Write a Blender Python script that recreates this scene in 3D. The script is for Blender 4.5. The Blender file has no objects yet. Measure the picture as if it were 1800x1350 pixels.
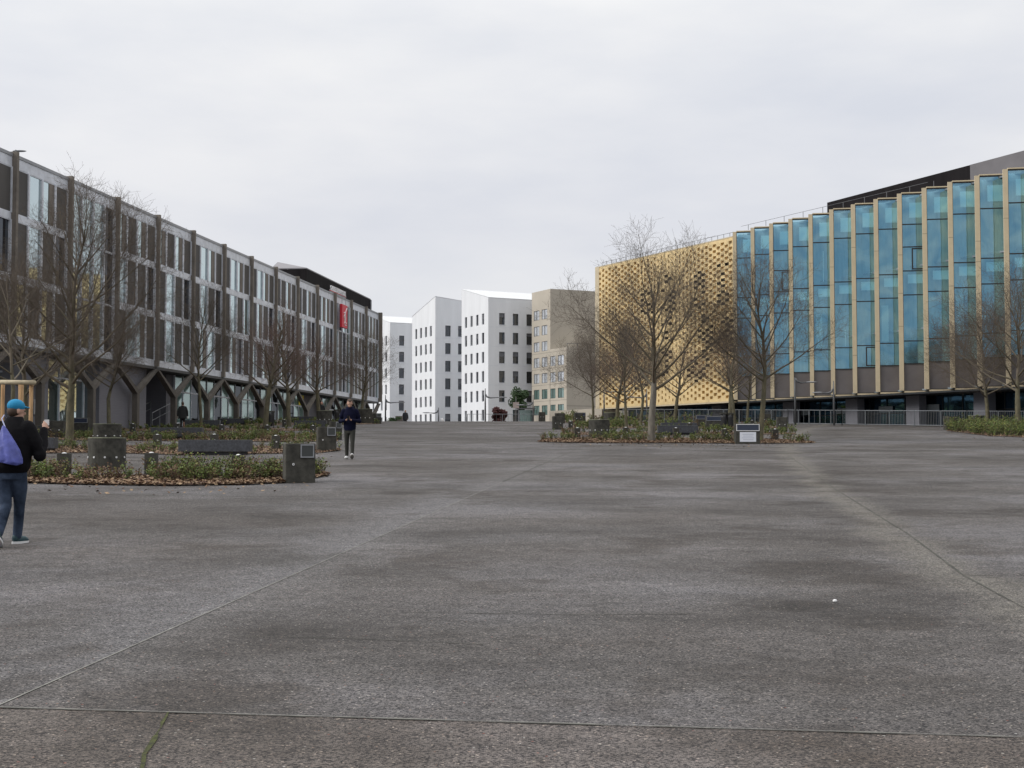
import bpy, bmesh, math, random
from mathutils import Vector, Matrix
R = math.radians
S = bpy.context.scene
COL = S.collection
# ------------------------------------------------------------------ camera, light
F, HY = 2450.0, 795.0                       # focal length in photo pixels, true horizon row
PITCH = math.atan(120/2450.0)
cd = bpy.data.cameras.new("camera"); cam = bpy.data.objects.new("camera", cd); COL.objects.link(cam)
cam.location = (0, 0, 1.7); cam.rotation_euler = (math.pi/2+PITCH, 0, 0)
cd.sensor_width = 36; cd.lens = 36*F/1800; cd.clip_start = .1; cd.clip_end = 6000
S.camera = cam
S.view_settings.view_transform = 'Standard'; S.view_settings.look = 'None'
S.view_settings.exposure = 0; S.view_settings.gamma = 1
SUN_EL, SUN_AZ = R(34), R(104)              # azimuth measured from +Y towards -X
W = bpy.data.worlds.new("World"); S.world = W; W.use_nodes = True
nt = W.node_tree; nt.nodes.clear()
def nd(t, ty, **k):
    n = t.nodes.new(ty)
    for a, b in k.items():
        setattr(n, a, b)
    return n
out = nd(nt, 'ShaderNodeOutputWorld'); bg = nd(nt, 'ShaderNodeBackground')
sky = nd(nt, 'ShaderNodeTexSky', sky_type='NISHITA', sun_disc=False, sun_elevation=SUN_EL, sun_rotation=-SUN_AZ)
tc = nd(nt, 'ShaderNodeTexCoord'); sep = nd(nt, 'ShaderNodeSeparateXYZ')
mp = nd(nt, 'ShaderNodeMapping'); mp.inputs['Scale'].default_value = (1, 1, 3.2)
nz = nd(nt, 'ShaderNodeTexNoise'); nz.inputs['Scale'].default_value = 3.6; nz.inputs['Detail'].default_value = 7
nz.inputs['Roughness'].default_value = .52
grad = nd(nt, 'ShaderNodeValToRGB'); cr = nd(nt, 'ShaderNodeValToRGB')
e = grad.color_ramp.elements
e[0].position = 0.0; e[0].color = (.74, .76, .80, 1); e[1].position = 1; e[1].color = (1.0, 1.0, 1.0, 1)
m1 = e.new(.16); m1.color = (.79, .80, .845, 1)
m2 = e.new(.34); m2.color = (.955, .958, .965, 1)
c = cr.color_ramp.elements
c[0].position = .30; c[0].color = (.85, .87, .915, 1); c[1].position = .66; c[1].color = (1.06, 1.05, 1.03, 1)
mul = nd(nt, 'ShaderNodeMix', data_type='RGBA', blend_type='MULTIPLY'); mul.inputs[0].default_value = 1
zen = nd(nt, 'ShaderNodeMapRange'); zen.inputs[1].default_value = .3; zen.inputs[2].default_value = 1
zen.inputs[3].default_value = 10; zen.inputs[4].default_value = 17.5
sc = nd(nt, 'ShaderNodeVectorMath', operation='SCALE')
mix = nd(nt, 'ShaderNodeMix', data_type='RGBA'); mix.inputs[0].default_value = .94
L = nt.links.new
L(tc.outputs['Generated'], sep.inputs[0]); L(tc.outputs['Generated'], mp.inputs[0]); L(mp.outputs[0], nz.inputs['Vector'])
L(sep.outputs[2], grad.inputs[0]); L(sep.outputs[2], zen.inputs[0]); L(nz.outputs[0], cr.inputs[0])
L(grad.outputs[0], mul.inputs[6]); L(cr.outputs[0], mul.inputs[7])
L(mul.outputs[2], sc.inputs[0])
def mth(op, a, b=None):
    n = nd(nt, 'ShaderNodeMath', operation=op)
    for s_, v in zip(n.inputs, (a, b)):
        if v is None: continue
        if isinstance(v, (int, float)): s_.default_value = v
        else: L(v, s_)
    return n.outputs[0]
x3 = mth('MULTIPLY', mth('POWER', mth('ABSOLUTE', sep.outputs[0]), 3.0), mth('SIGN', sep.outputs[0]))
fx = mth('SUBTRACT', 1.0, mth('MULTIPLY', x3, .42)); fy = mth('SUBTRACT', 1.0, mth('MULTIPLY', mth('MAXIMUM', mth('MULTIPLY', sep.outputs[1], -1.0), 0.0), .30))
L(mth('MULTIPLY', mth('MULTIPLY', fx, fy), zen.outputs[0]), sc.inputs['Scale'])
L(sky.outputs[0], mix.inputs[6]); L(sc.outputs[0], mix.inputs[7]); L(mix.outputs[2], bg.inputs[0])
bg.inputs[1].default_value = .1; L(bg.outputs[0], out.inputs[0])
sl = bpy.data.lights.new("sun", 'SUN'); sl.energy = 1.6; sl.angle = R(24); sl.color = (1, .965, .91)
so = bpy.data.objects.new("sun", sl); COL.objects.link(so)
sd = Vector((-math.sin(SUN_AZ)*math.cos(SUN_EL), math.cos(SUN_AZ)*math.cos(SUN_EL), math.sin(SUN_EL)))
so.rotation_euler = sd.to_track_quat('Z', 'Y').to_euler(); so.location = (-30, -30, 60)

# ------------------------------------------------------------------ helpers
def gz(y):                                   # the square climbs gently to a crest, then falls away
    if y < 124: return .0359*y
    if y < 130: return .0359*124 + (y-124)*.0359*(1-(y-124)/6)*.5
    if y < 150: return 4.5 - (y-130)*.05
    return 3.5
def gxy(px, py):                             # photo pixel on the sloping square -> ground point
    d = (1.7*F)/(py-(HY-F*.0359)); return Vector(((px-900)/F*d, d, gz(d)))
def at(px, d, z=None):
    return Vector(((px-900)/F*d, d, gz(d) if z is None else z))
def zat(py, d): return 1.7+(HY-py)/F*d

def mat(name, col, rough=.8, var=0, scale=5, metal=0, bump=0, bscale=None, col2=None, spec=.5, detail=4, stretch=None, cont=None):
    m = bpy.data.materials.new(name); m.use_nodes = True; t = m.node_tree; b = t.nodes['Principled BSDF']
    b.inputs['Base Color'].default_value = (*col, 1); b.inputs['Roughness'].default_value = rough
    b.inputs['Metallic'].default_value = metal; b.inputs['Specular IOR Level'].default_value = spec
    if var or col2 or bump:
        tc = nd(t, 'ShaderNodeTexCoord'); mp = nd(t, 'ShaderNodeMapping')
        if stretch: mp.inputs['Scale'].default_value = stretch
        t.links.new(tc.outputs['Object'], mp.inputs[0])
    if var or col2:
        n = nd(t, 'ShaderNodeTexNoise'); n.inputs['Scale'].default_value = scale; n.inputs['Detail'].default_value = detail
        n.inputs['Roughness'].default_value = .6
        r = nd(t, 'ShaderNodeValToRGB'); q = r.color_ramp.elements
        lo, hi = cont or (.3, .7)
        q[0].position = lo; q[1].position = hi
        c2 = col2 or tuple(min(1, x*(1+var)) for x in col)
        c1 = tuple(x*(1-var) for x in col)
        q[0].color = (*c1, 1); q[1].color = (*c2, 1)
        t.links.new(mp.outputs[0], n.inputs['Vector']); t.links.new(n.outputs[0], r.inputs[0]); t.links.new(r.outputs[0], b.inputs['Base Color'])
    if bump:
        n2 = nd(t, 'ShaderNodeTexNoise'); n2.inputs['Scale'].default_value = bscale or scale*4; n2.inputs['Detail'].default_value = 3
        bp = nd(t, 'ShaderNodeBump'); bp.inputs['Strength'].default_value = bump; bp.inputs['Distance'].default_value = .02
        t.links.new(mp.outputs[0], n2.inputs['Vector']); t.links.new(n2.outputs[0], bp.inputs['Height']); t.links.new(bp.outputs[0], b.inputs['Normal'])
    return m

class MB:
    def __init__(s): s.v = []; s.f = []; s.m = []
    def vs(s, pts): i = len(s.v); s.v += [tuple(p) for p in pts]; return i
    def quad(s, a, b, c, d, m=0): i = s.vs((a, b, c, d)); s.f.append((i, i+1, i+2, i+3)); s.m.append(m)
    def poly(s, pts, m=0): i = s.vs(pts); s.f.append(tuple(range(i, i+len(pts)))); s.m.append(m)
    def hexa(s, p, m=0):                      # 4 bottom points, 4 top points
        i = s.vs(p)
        for q in ((0, 3, 2, 1), (4, 5, 6, 7), (0, 1, 5, 4), (1, 2, 6, 5), (2, 3, 7, 6), (3, 0, 4, 7)):
            s.f.append(tuple(i+k for k in q)); s.m.append(m)
    def box(s, x0, x1, y0, y1, z0, z1, m=0, fr=None):
        fr = fr or (lambda a, b, c: (a, b, c))
        s.hexa([fr(x0, y0, z0), fr(x1, y0, z0), fr(x1, y1, z0), fr(x0, y1, z0),
                fr(x0, y0, z1), fr(x1, y0, z1), fr(x1, y1, z1), fr(x0, y1, z1)], m)
    def prism(s, pts, z0, z1, m=0):
        n = len(pts); i = s.vs([(p[0], p[1], z0) for p in pts]+[(p[0], p[1], z1) for p in pts])
        s.f.append(tuple(i+n-1-k for k in range(n))); s.m.append(m)
        s.f.append(tuple(i+n+k for k in range(n))); s.m.append(m)
        for k in range(n): s.f.append((i+k, i+(k+1) % n, i+n+(k+1) % n, i+n+k)); s.m.append(m)
    def cyl(s, c, r, z0, z1, n=20, m=0, r1=None):
        r1 = r if r1 is None else r1
        a = [2*math.pi*k/n for k in range(n)]
        i = s.vs([(c[0]+r*math.cos(t), c[1]+r*math.sin(t), z0) for t in a]+[(c[0]+r1*math.cos(t), c[1]+r1*math.sin(t), z1) for t in a])
        s.f.append(tuple(i+n-1-k for k in range(n))); s.m.append(m)
        s.f.append(tuple(i+n+k for k in range(n))); s.m.append(m)
        for k in range(n): s.f.append((i+k, i+(k+1) % n, i+n+(k+1) % n, i+n+k)); s.m.append(m)
    def tube(s, pts, rad, n=6, m=0, cap=True, sx=1.0):
        pts = [Vector(p) for p in pts]
        rad = rad if hasattr(rad, '__len__') else [rad]*len(pts)
        ref = Vector((0, 0, 1)); i0 = len(s.v); N = len(pts)
        t0 = (pts[-1]-pts[0]).normalized()
        if abs(t0.z) > .9: ref = Vector((1, 0, 0))
        for k, p in enumerate(pts):
            t = (pts[min(k+1, N-1)]-pts[max(k-1, 0)])
            t = t.normalized() if t.length > 1e-9 else t0
            u = t.cross(ref)
            u = u.normalized() if u.length > 1e-6 else Vector((0, 1, 0))
            w = t.cross(u)
            for j in range(n):
                a = 2*math.pi*j/n; s.v.append(tuple(p+u*(rad[k]*sx*math.cos(a))+w*(rad[k]*math.sin(a))))
        for k in range(N-1):
            for j in range(n):
                a = i0+k*n+j; b = i0+k*n+(j+1) % n; s.f.append((a, b, b+n, a+n)); s.m.append(m)
        if cap:
            s.f.append(tuple(i0+n-1-j for j in range(n))); s.m.append(m)
            s.f.append(tuple(i0+(N-1)*n+j for j in range(n))); s.m.append(m)
    def ell(s, c, rx, ry, rz, nu=14, nv=9, m=0, M=None):
        i = len(s.v); c = Vector(c)
        for a in range(nv+1):
            th = math.pi*a/nv
            for b in range(nu):
                ph = 2*math.pi*b/nu
                p = Vector((rx*math.sin(th)*math.cos(ph), ry*math.sin(th)*math.sin(ph), rz*math.cos(th)))
                if M: p = M @ p
                s.v.append(tuple(c+p))
        for a in range(nv):
            for b in range(nu):
                q = i+a*nu+b; r = i+a*nu+(b+1) % nu; s.f.append((q, q+nu, r+nu, r)); s.m.append(m)
    def build(s, name, mats, parent=None, smooth=False, bevel=0):
        mats = mats if isinstance(mats, (list, tuple)) else [mats]
        off = Vector((0, 0, 0)); p = parent
        while p is not None: off += p.location; p = p.parent
        me = bpy.data.meshes.new(name)
        me.from_pydata([(v[0]-off.x, v[1]-off.y, v[2]-off.z) for v in s.v], [], s.f)
        for q in mats: me.materials.append(q)
        me.polygons.foreach_set('material_index', s.m)
        if smooth: me.polygons.foreach_set('use_smooth', [True]*len(s.f))
        me.update()
        o = bpy.data.objects.new(name, me); COL.objects.link(o); o.parent = parent
        if bevel:
            b = o.modifiers.new('bevel', 'BEVEL'); b.width = bevel; b.segments = 2; b.limit_method = 'ANGLE'; b.angle_limit = R(50)
        return o

def tag(o, label=None, cat=None, group=None, kind=None):
    if label: o['label'] = label
    if cat: o['category'] = cat
    if group: o['group'] = group
    if kind: o['kind'] = kind
    return o
def thing(name, label, cat, loc=(0, 0, 0), rz=0, group=None):
    o = bpy.data.objects.new(name, None); COL.objects.link(o); o.location = loc; o.rotation_euler = (0, 0, rz)
    o.empty_display_size = .2
    return tag(o, label, cat, group)
def dup(root, loc, rz=0, label=None, scale=None, group=None):
    def cp(o, par):
        c = o.copy(); COL.objects.link(c); c.parent = par
        for ch in list(o.children): cp(ch, c)
        return c
    r = cp(root, None); r.location = loc; r.rotation_euler = (0, 0, rz)
    if scale: r.scale = (scale, scale, scale) if not hasattr(scale, '__len__') else scale
    if label: r['label'] = label
    if group: r['group'] = group
    return r
def remesh(mb, voxel, name, material, parent, smooth_it=4):
    tmp = mb.build('tmp', material)
    r = tmp.modifiers.new('r', 'REMESH'); r.mode = 'VOXEL'; r.voxel_size = voxel
    s_ = tmp.modifiers.new('s', 'SMOOTH'); s_.iterations = smooth_it; s_.factor = .5
    dg = bpy.context.evaluated_depsgraph_get(); me = bpy.data.meshes.new_from_object(tmp.evaluated_get(dg))
    me.name = name; me.polygons.foreach_set('use_smooth', [True]*len(me.polygons))
    if not me.materials: me.materials.append(material)
    old = tmp.data; bpy.data.objects.remove(tmp); bpy.data.meshes.remove(old)
    o = bpy.data.objects.new(name, me); COL.objects.link(o); o.parent = parent
    return o
def text_mb(txt, size, depth=.02):
    c = bpy.data.curves.new('t', 'FONT'); c.body = txt; c.size = size; c.extrude = depth; c.align_x = 'CENTER'; c.offset = size*.015
    o = bpy.data.objects.new('t', c); COL.objects.link(o)
    dg = bpy.context.evaluated_depsgraph_get(); me = bpy.data.meshes.new_from_object(o.evaluated_get(dg))
    vs = [v.co.copy() for v in me.vertices]; fs = [tuple(p.vertices) for p in me.polygons]
    bpy.data.objects.remove(o); bpy.data.curves.remove(c); bpy.data.meshes.remove(me)
    return vs, fs

# ------------------------------------------------------------------ materials
M = {}
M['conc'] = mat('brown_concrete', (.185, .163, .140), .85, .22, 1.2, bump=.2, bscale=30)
M['conc2'] = mat('shaded_column_concrete', (.120, .107, .093), .9, .25, 1.2, bump=.2, bscale=30)  # brown concrete darkened to carry the soffit's shadow on the columns
M['metal'] = mat('pale_metal', (.64, .67, .73), .45, .14, 2, metal=.1)
M['metal2'] = mat('grey_metal', (.30, .31, .33), .5, .1, 2, metal=.3)
M['infill'] = mat('dark_mesh_panel', (.074, .069, .066), .7, .22, .8, stretch=(1, 1, .2))
M['infill2'] = mat('brown_panel', (.17, .148, .128), .7, .18, .7)
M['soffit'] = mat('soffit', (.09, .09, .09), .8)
M['greywall'] = mat('grey_corrugated_wall', (.175, .175, .20), .7, .1, 3, stretch=(.3, .3, 14))
M['black'] = mat('black_cladding', (.014, .012, .013), .9, .3, 1.5, stretch=(1, 1, .1), spec=.15)
M['roofgrey'] = mat('standing_seam_roof', (.23, .22, .235), .6, .08, 2)
M['dark'] = mat('dark_interior', (.03, .033, .036), .9)
M['gold'] = mat('gold_metal_screen', (.73, .555, .285), .6, .16, 1.6, metal=.05)
M['goldback'] = mat('gold_recess', (.62, .49, .28), .7, .15, .9)
M['hole'] = mat('screen_opening_shade', (.035, .022, .02), .9)  # near-black colour stands in for the shade inside the open cells
M['fin'] = mat('beige_stone_fin', (.57, .485, .34), .75, .07, 1.5)
M['blackmetal'] = mat('black_metal', (.02, .02, .022), .5)
M['blind'] = mat('pale_blind', (.92, .97, .96), .8, .06, 1)
M['inwall'] = mat('office_back_wall', (.20, .235, .26), .9, .35, .45)
M['spand'] = mat('dark_grey_spandrel', (.13, .12, .125), .28, .15, .6, spec=.6)
M['white'] = mat('white_panel', (.77, .785, .81), .7, .055, .5, stretch=(1, 1, .15))
M['whiteside'] = M['white']
M['whiteroof'] = mat('white_roof', (.70, .71, .72), .6, .02, .3)
M['beige'] = mat('beige_panel', (.47, .425, .355), .8, .06, .3)
M['granite'] = mat('dark_granite', (.050, .053, .062), .6, .45, 14, bump=.15, bscale=60)
M['granitetop'] = mat('pale_granite_top', (.20, .20, .195), .7, .3, 9)  # paler tone for the bench seat tops
M['block'] = mat('dark_concrete_block', (.052, .050, .045), .9, .35, 5, bump=.35, bscale=40, col2=(.085, .082, .070), spec=.25)
M['lichen'] = mat('lichen_top', (.27, .28, .20), .9, .25, 12)
M['stud'] = mat('white_stud', (.75, .75, .75), .4)
M['studcore'] = mat('stud_core', (.12, .12, .12), .5)
M['paper'] = mat('white_notice', (.72, .74, .80), .7)
M['ink'] = mat('faded_ink', (.35, .38, .48), .8)
M['greyplate'] = mat('dull_grey_plate', (.05, .055, .055), .35)
M['screen'] = mat('dark_plate', (.035, .045, .075), .25)
M['steel'] = mat('steel_rail', (.22, .235, .25), .45, .1, 3, metal=.5)
M['lamp'] = mat('lamp_post_grey', (.13, .135, .145), .5, .1, 2, metal=.3)
M['wood'] = mat('round_stake_wood', (.33, .20, .095), .8, .35, 5, stretch=(4, 4, .5))
M['woodpale'] = mat('peeled_rail_wood', (.42, .36, .25), .8, .3, 5, stretch=(.5, 4, 4))
M['red'] = mat('red_sign', (.62, .018, .04), .5)
M['signwhite'] = mat('sign_white', (.78, .78, .80), .5)
M['signblue'] = mat('sign_grey_tray', (.30, .34, .36), .5)
M['yellow'] = mat('yellow_poster', (.80, .66, .02), .6)
M['mulch'] = mat('leaf_mulch', (.075, .048, .034), .95, .5, 22, col2=(.17, .11, .075), bump=.5, bscale=50)
def glassy(name, tint, diff, fac, rough=.03):
    m = bpy.data.materials.new(name); m.use_nodes = True; t = m.node_tree; t.nodes.clear()
    o = nd(t, 'ShaderNodeOutputMaterial'); x = nd(t, 'ShaderNodeMixShader'); x.inputs[0].default_value = fac
    g = nd(t, 'ShaderNodeBsdfGlossy'); g.inputs[0].default_value = (*tint, 1); g.inputs['Roughness'].default_value = rough
    d = nd(t, 'ShaderNodeBsdfDiffuse'); d.inputs[0].default_value = (*diff, 1)
    tc = nd(t, 'ShaderNodeTexCoord'); n = nd(t, 'ShaderNodeTexNoise'); n.inputs['Scale'].default_value = .9
    b = nd(t, 'ShaderNodeBump'); b.inputs['Strength'].default_value = .06; b.inputs['Distance'].default_value = .05
    t.links.new(tc.outputs['Object'], n.inputs['Vector']); t.links.new(n.outputs[0], b.inputs['Height']); t.links.new(b.outputs[0], g.inputs['Normal'])
    t.links.new(d.outputs[0], x.inputs[1]); t.links.new(g.outputs[0], x.inputs[2]); t.links.new(x.outputs[0], o.inputs[0])
    return m
M['glass'] = glassy('office_glass', (.84, .96, .97), (.07, .10, .105), .72)
M['shopglass'] = glassy('frosted_shop_glass', (.75, .88, .86), (.20, .30, .285), .4, .08)
M['darkglass'] = glassy('dark_window_glass', (.35, .37, .40), (.02, .022, .026), .30)
M['paleglass'] = glassy('pale_reflection_glass', (.85, .88, .95), (.62, .65, .68), .45)  # pale diffuse stands in for the bright reflection in the panes
M['greenglass'] = glassy('green_window_glass', (.5, .6, .58), (.12, .19, .17), .35)
M['lobby'] = glassy('blue_lobby_glass', (.16, .34, .50), (.01, .016, .022), .5)
def blueglass():
    m = bpy.data.materials.new('blue_curtain_glass'); m.use_nodes = True; t = m.node_tree; t.nodes.clear()
    o = nd(t, 'ShaderNodeOutputMaterial'); x = nd(t, 'ShaderNodeMixShader'); x.inputs[0].default_value = .52
    g = nd(t, 'ShaderNodeBsdfGlossy'); g.inputs['Roughness'].default_value = .02
    tr = nd(t, 'ShaderNodeBsdfTransparent'); tr.inputs[0].default_value = (.62, .92, .98, 1)
    tc = nd(t, 'ShaderNodeTexCoord'); n = nd(t, 'ShaderNodeTexNoise'); n.inputs['Scale'].default_value = .5; n.inputs['Detail'].default_value = 4; n.inputs['Distortion'].default_value = 1.2
    r = nd(t, 'ShaderNodeValToRGB'); r.color_ramp.elements[0].position = .35; r.color_ramp.elements[1].position = .7
    r.color_ramp.elements[0].color = (.26, .56, .80, 1); r.color_ramp.elements[1].color = (.52, .84, .96, 1)
    n2 = nd(t, 'ShaderNodeTexNoise'); n2.inputs['Scale'].default_value = .7
    b = nd(t, 'ShaderNodeBump'); b.inputs['Strength'].default_value = .12; b.inputs['Distance'].default_value = .08
    k = t.links.new
    k(tc.outputs['Object'], n.inputs['Vector']); k(n.outputs[0], r.inputs[0]); k(r.outputs[0], g.inputs[0])
    k(tc.outputs['Object'], n2.inputs['Vector']); k(n2.outputs[0], b.inputs['Height']); k(b.outputs[0], g.inputs['Normal'])
    k(tr.outputs[0], x.inputs[1]); k(g.outputs[0], x.inputs[2]); k(x.outputs[0], o.inputs[0])
    return m
M['blue'] = blueglass()
M['pane_backing'] = mat('blue_grey_backing', (.42, .52, .58), .9, .40, 1.6, stretch=(1, 1, .12))

# ------------------------------------------------------------------ the ground
J1 = ((-2.88, 7.84), (3.9, 63.5)); J3 = ((-12, 9.0), (12, 5.95))
def ground_mat():
    m = bpy.data.materials.new('exposed_aggregate'); m.use_nodes = True; t = m.node_tree; b = t.nodes['Principled BSDF']; k = t.links.new
    geo = nd(t, 'ShaderNodeNewGeometry'); P = geo.outputs['Position']
    def noise(s, d=4, ro=.6, st=None):
        n = nd(t, 'ShaderNodeTexNoise'); n.inputs['Scale'].default_value = s; n.inputs['Detail'].default_value = d; n.inputs['Roughness'].default_value = ro
        if st:
            mp = nd(t, 'ShaderNodeMapping'); mp.inputs['Scale'].default_value = st; k(P, mp.inputs[0]); k(mp.outputs[0], n.inputs['Vector'])
        else: k(P, n.inputs['Vector'])
        return n.outputs[0]
    def ramp(i, *st):
        r = nd(t, 'ShaderNodeValToRGB'); el = r.color_ramp.elements
        while len(el) < len(st): el.new(.5)
        for q, (p, cc) in zip(el, st): q.position = p; q.color = (*cc, 1)
        k(i, r.inputs[0]); return r.outputs[0]
    def mx(a, bb, f, ty='MIX'):
        n = nd(t, 'ShaderNodeMix', data_type='RGBA', blend_type=ty)
        for s_, val in ((n.inputs[0], f), (n.inputs[6], a), (n.inputs[7], bb)):
            if isinstance(val, (int, float)): s_.default_value = val
            elif isinstance(val, tuple): s_.default_value = (*val, 1)
            else: k(val, s_)
        return n.outputs[2]
    def math_(op, a, bb=None, cc=None):
        n = nd(t, 'ShaderNodeMath', operation=op)
        for s_, val in zip(n.inputs, (a, bb, cc)):
            if val is None: continue
            if isinstance(val, (int, float)): s_.default_value = val
            else: k(val, s_)
        return n.outputs[0]
    big = noise(.22, 5, .55); tone = ramp(big, (.36, (.082, .075, .070)), (.50, (.116, .110, .107)), (.62, (.158, .155, .160)))
    mid = noise(.8, 4, .6, (.45, 1, 1)); c1 = mx(tone, ramp(mid, (.30, (.62, .61, .60)), (.5, (1, 1, 1)), (.74, (1.22, 1.22, 1.24))), 1.0, 'MULTIPLY')
    far = noise(.30, 4, .6, (.10, 1, 1)); c1 = mx(c1, ramp(far, (.33, (.76, .75, .75)), (.5, (1, 1, 1)), (.72, (1.2, 1.18, 1.16))), .8, 'MULTIPLY')
    # worn pale bands beside the casting joints and browner slab in the front
    sx = nd(t, 'ShaderNodeSeparateXYZ'); k(P, sx.inputs[0]); X, Y = sx.outputs[0], sx.outputs[1]
    d1 = math_('MULTIPLY_ADD', Y, .1220, -3.836)                    # x of joint 1 at this y
    e1 = math_('SUBTRACT', d1, X)
    band = nd(t, 'ShaderNodeMapRange'); band.inputs[1].default_value = 0; band.inputs[2].default_value = 1.1; band.inputs[3].default_value = 1; band.inputs[4].default_value = 0
    k(e1, band.inputs[0]); side = math_('GREATER_THAN', e1, 0); bnd = math_('MULTIPLY', band.outputs[0], side)
    bnd = math_('MULTIPLY', bnd, math_('LESS_THAN', Y, 27))
    c1 = mx(c1, (.165, .166, .176), math_('MULTIPLY', bnd, .85))
    q2 = math_('ADD', math_('MULTIPLY_ADD', Y, .085, 3.05), math_('MULTIPLY', math_('MULTIPLY', Y, Y), .00105))
    wob = math_('MULTIPLY', math_('SUBTRACT', mid, .5), 1.6)
    e2 = math_('ABSOLUTE', math_('SUBTRACT', math_('ADD', X, wob), q2))
    b2 = nd(t, 'ShaderNodeMapRange'); b2.inputs[1].default_value = .05; b2.inputs[2].default_value = .55; b2.inputs[3].default_value = 1; b2.inputs[4].default_value = 0; k(e2, b2.inputs[0])
    c1 = mx(c1, (.185, .176, .155), math_('MULTIPLY', b2.outputs[0], .75))
    e3 = math_('ABSOLUTE', math_('SUBTRACT', math_('ADD', d1, wob), X)); b3 = nd(t, 'ShaderNodeMapRange'); b3.inputs[1].default_value = .1; b3.inputs[2].default_value = .9; b3.inputs[3].default_value = 1; b3.inputs[4].default_value = 0; k(e3, b3.inputs[0])
    c1 = mx(c1, (.180, .177, .178), math_('MULTIPLY', math_('MULTIPLY', b3.outputs[0], math_('LESS_THAN', Y, 50)), .45))
    damp = noise(.55, 4, .62); c1 = mx(c1, ramp(damp, (.36, (.56, .52, .48)), (.46, (1, 1, 1))), .85, 'MULTIPLY')
    c1 = mx(c1, (.97, .94, .925), 1.0, 'MULTIPLY')
    d3 = math_('MULTIPLY_ADD', X, -.1272, 7.47); front = math_('LESS_THAN', Y, d3)
    c1 = mx(c1, (1.04, .95, .86), math_('MULTIPLY', front, .85), 'MULTIPLY')
    # aggregate
    v = nd(t, 'ShaderNodeTexVoronoi'); v.inputs['Scale'].default_value = 98; k(P, v.inputs['Vector'])
    vs = nd(t, 'ShaderNodeSeparateColor'); k(v.outputs['Color'], vs.inputs[0])
    gr = ramp(vs.outputs[0], (0, (.16, .16, .18)), (.34, (.46, .46, .47)), (.48, (1.12, 1.12, 1.12)), (.93, (1.26, 1.25, 1.23)), (.985, (1.5, 1.47, 1.42)), (.993, (3.2, 3.1, 2.9)))
    c2 = mx(c1, gr, 1.0, 'MULTIPLY')
    v2 = nd(t, 'ShaderNodeTexVoronoi'); v2.inputs['Scale'].default_value = 48; k(P, v2.inputs['Vector'])
    s2 = nd(t, 'ShaderNodeSeparateColor'); k(v2.outputs['Color'], s2.inputs[0])
    hot = math_('MULTIPLY', math_('GREATER_THAN', s2.outputs[0], .972), math_('LESS_THAN', v2.outputs['Distance'], .34))
    c2 = mx(c2, ramp(s2.outputs[1], (0, (.28, .15, .10)), (.4, (.42, .38, .31)), (.8, (.50, .49, .47)), (.95, (.30, .10, .07))), math_('MULTIPLY', hot, .75))
    g2 = noise(32, 5, .8); c2 = mx(c2, ramp(g2, (.32, (.30, .30, .31)), (.48, (1, 1, 1)), (.70, (1.36, 1.36, 1.36))), 1.0, 'MULTIPLY')
    g3 = noise(5, 4, .7); c2 = mx(c2, ramp(g3, (.32, (.74, .73, .72)), (.5, (1, 1, 1)), (.68, (1.16, 1.16, 1.17))), 1.0, 'MULTIPLY')
    st = noise(.42, 3, .5, (1, .7, 1)); c2 = mx(c2, ramp(st, (.27, (.56, .54, .51)), (.40, (1, 1, 1))), .9, 'MULTIPLY')
    k(c2, b.inputs['Base Color']); b.inputs['Roughness'].default_value = .78; b.inputs['Specular IOR Level'].default_value = .35
    bp = nd(t, 'ShaderNodeBump'); bp.inputs['Strength'].default_value = .7; bp.inputs['Distance'].default_value = .012
    k(math_('ADD', v.outputs['Distance'], math_('MULTIPLY', g2, 1.5)), bp.inputs['Height']); k(bp.outputs[0], b.inputs['Normal'])
    return m
M['ground'] = ground_mat()
g = MB(); ys = [-60, 0, 30, 60, 90, 124] + [124+q for q in (1, 2, 3, 4, 5, 6)] + [140, 150, 200, 400, 900, 2500]
xs = [-2500, -60, 0, 60, 2500]
for j in range(len(ys)):
    for x in xs: g.v.append((x, ys[j], gz(ys[j])))
for j in range(len(ys)-1):
    for i in range(len(xs)-1):
        a = j*len(xs)+i; g.f.append((a, a+1, a+1+len(xs), a+len(xs))); g.m.append(0)
tag(g.build('ground', M['ground']), 'grey exposed-aggregate square sloping up to a crest', kind='structure')
M['joint'] = mat('pale_joint', (.21, .205, .185), .8, .35, 5)
M['jointdark'] = mat('dark_joint', (.060, .058, .048), .9, .5, 2)
M['moss'] = mat('moss', (.022, .024, .012), .95, .6, 30, col2=(.085, .095, .02), bump=.6, bscale=90)
def strip(pts, w, name, m, dz=.004, wob=0, label=None):
    q = MB(); rr = random.Random(3); P = []
    for (a, b) in zip(pts[:-1], pts[1:]):
        n = max(2, int(math.hypot(b[0]-a[0], b[1]-a[1])/.12)) if wob else 2
        for i in range(n): P.append((a[0]+(b[0]-a[0])*i/n, a[1]+(b[1]-a[1])*i/n))
    P.append(pts[-1]); L_, R_ = [], []
    for i, p in enumerate(P):
        a = P[max(0, i-1)]; b = P[min(len(P)-1, i+1)]; d = Vector((b[0]-a[0], b[1]-a[1])).normalized()
        h = w/2*(1+rr.uniform(-wob, wob)); o = rr.uniform(-wob, wob)*w*.3
        for arr, s_ in ((L_, 1), (R_, -1)):
            x = p[0]-d.y*(h*s_+o); y = p[1]+d.x*(h*s_+o); arr.append((x, y, gz(y)+dz))
    for i in range(len(P)-1): q.quad(R_[i], R_[i+1], L_[i+1], L_[i])
    return tag(q.build(name, m), label, kind='structure')
strip([(-2.88, 7.84), (-.2, 29.8)], .013, 'paving_joint', M['joint'], label='pale thin joint running away up the square')
strip([(-.2, 29.8), (2.9, 55.0)], .03, 'paving_joint', M['jointdark'], label='faint continuation of the long joint')
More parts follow.
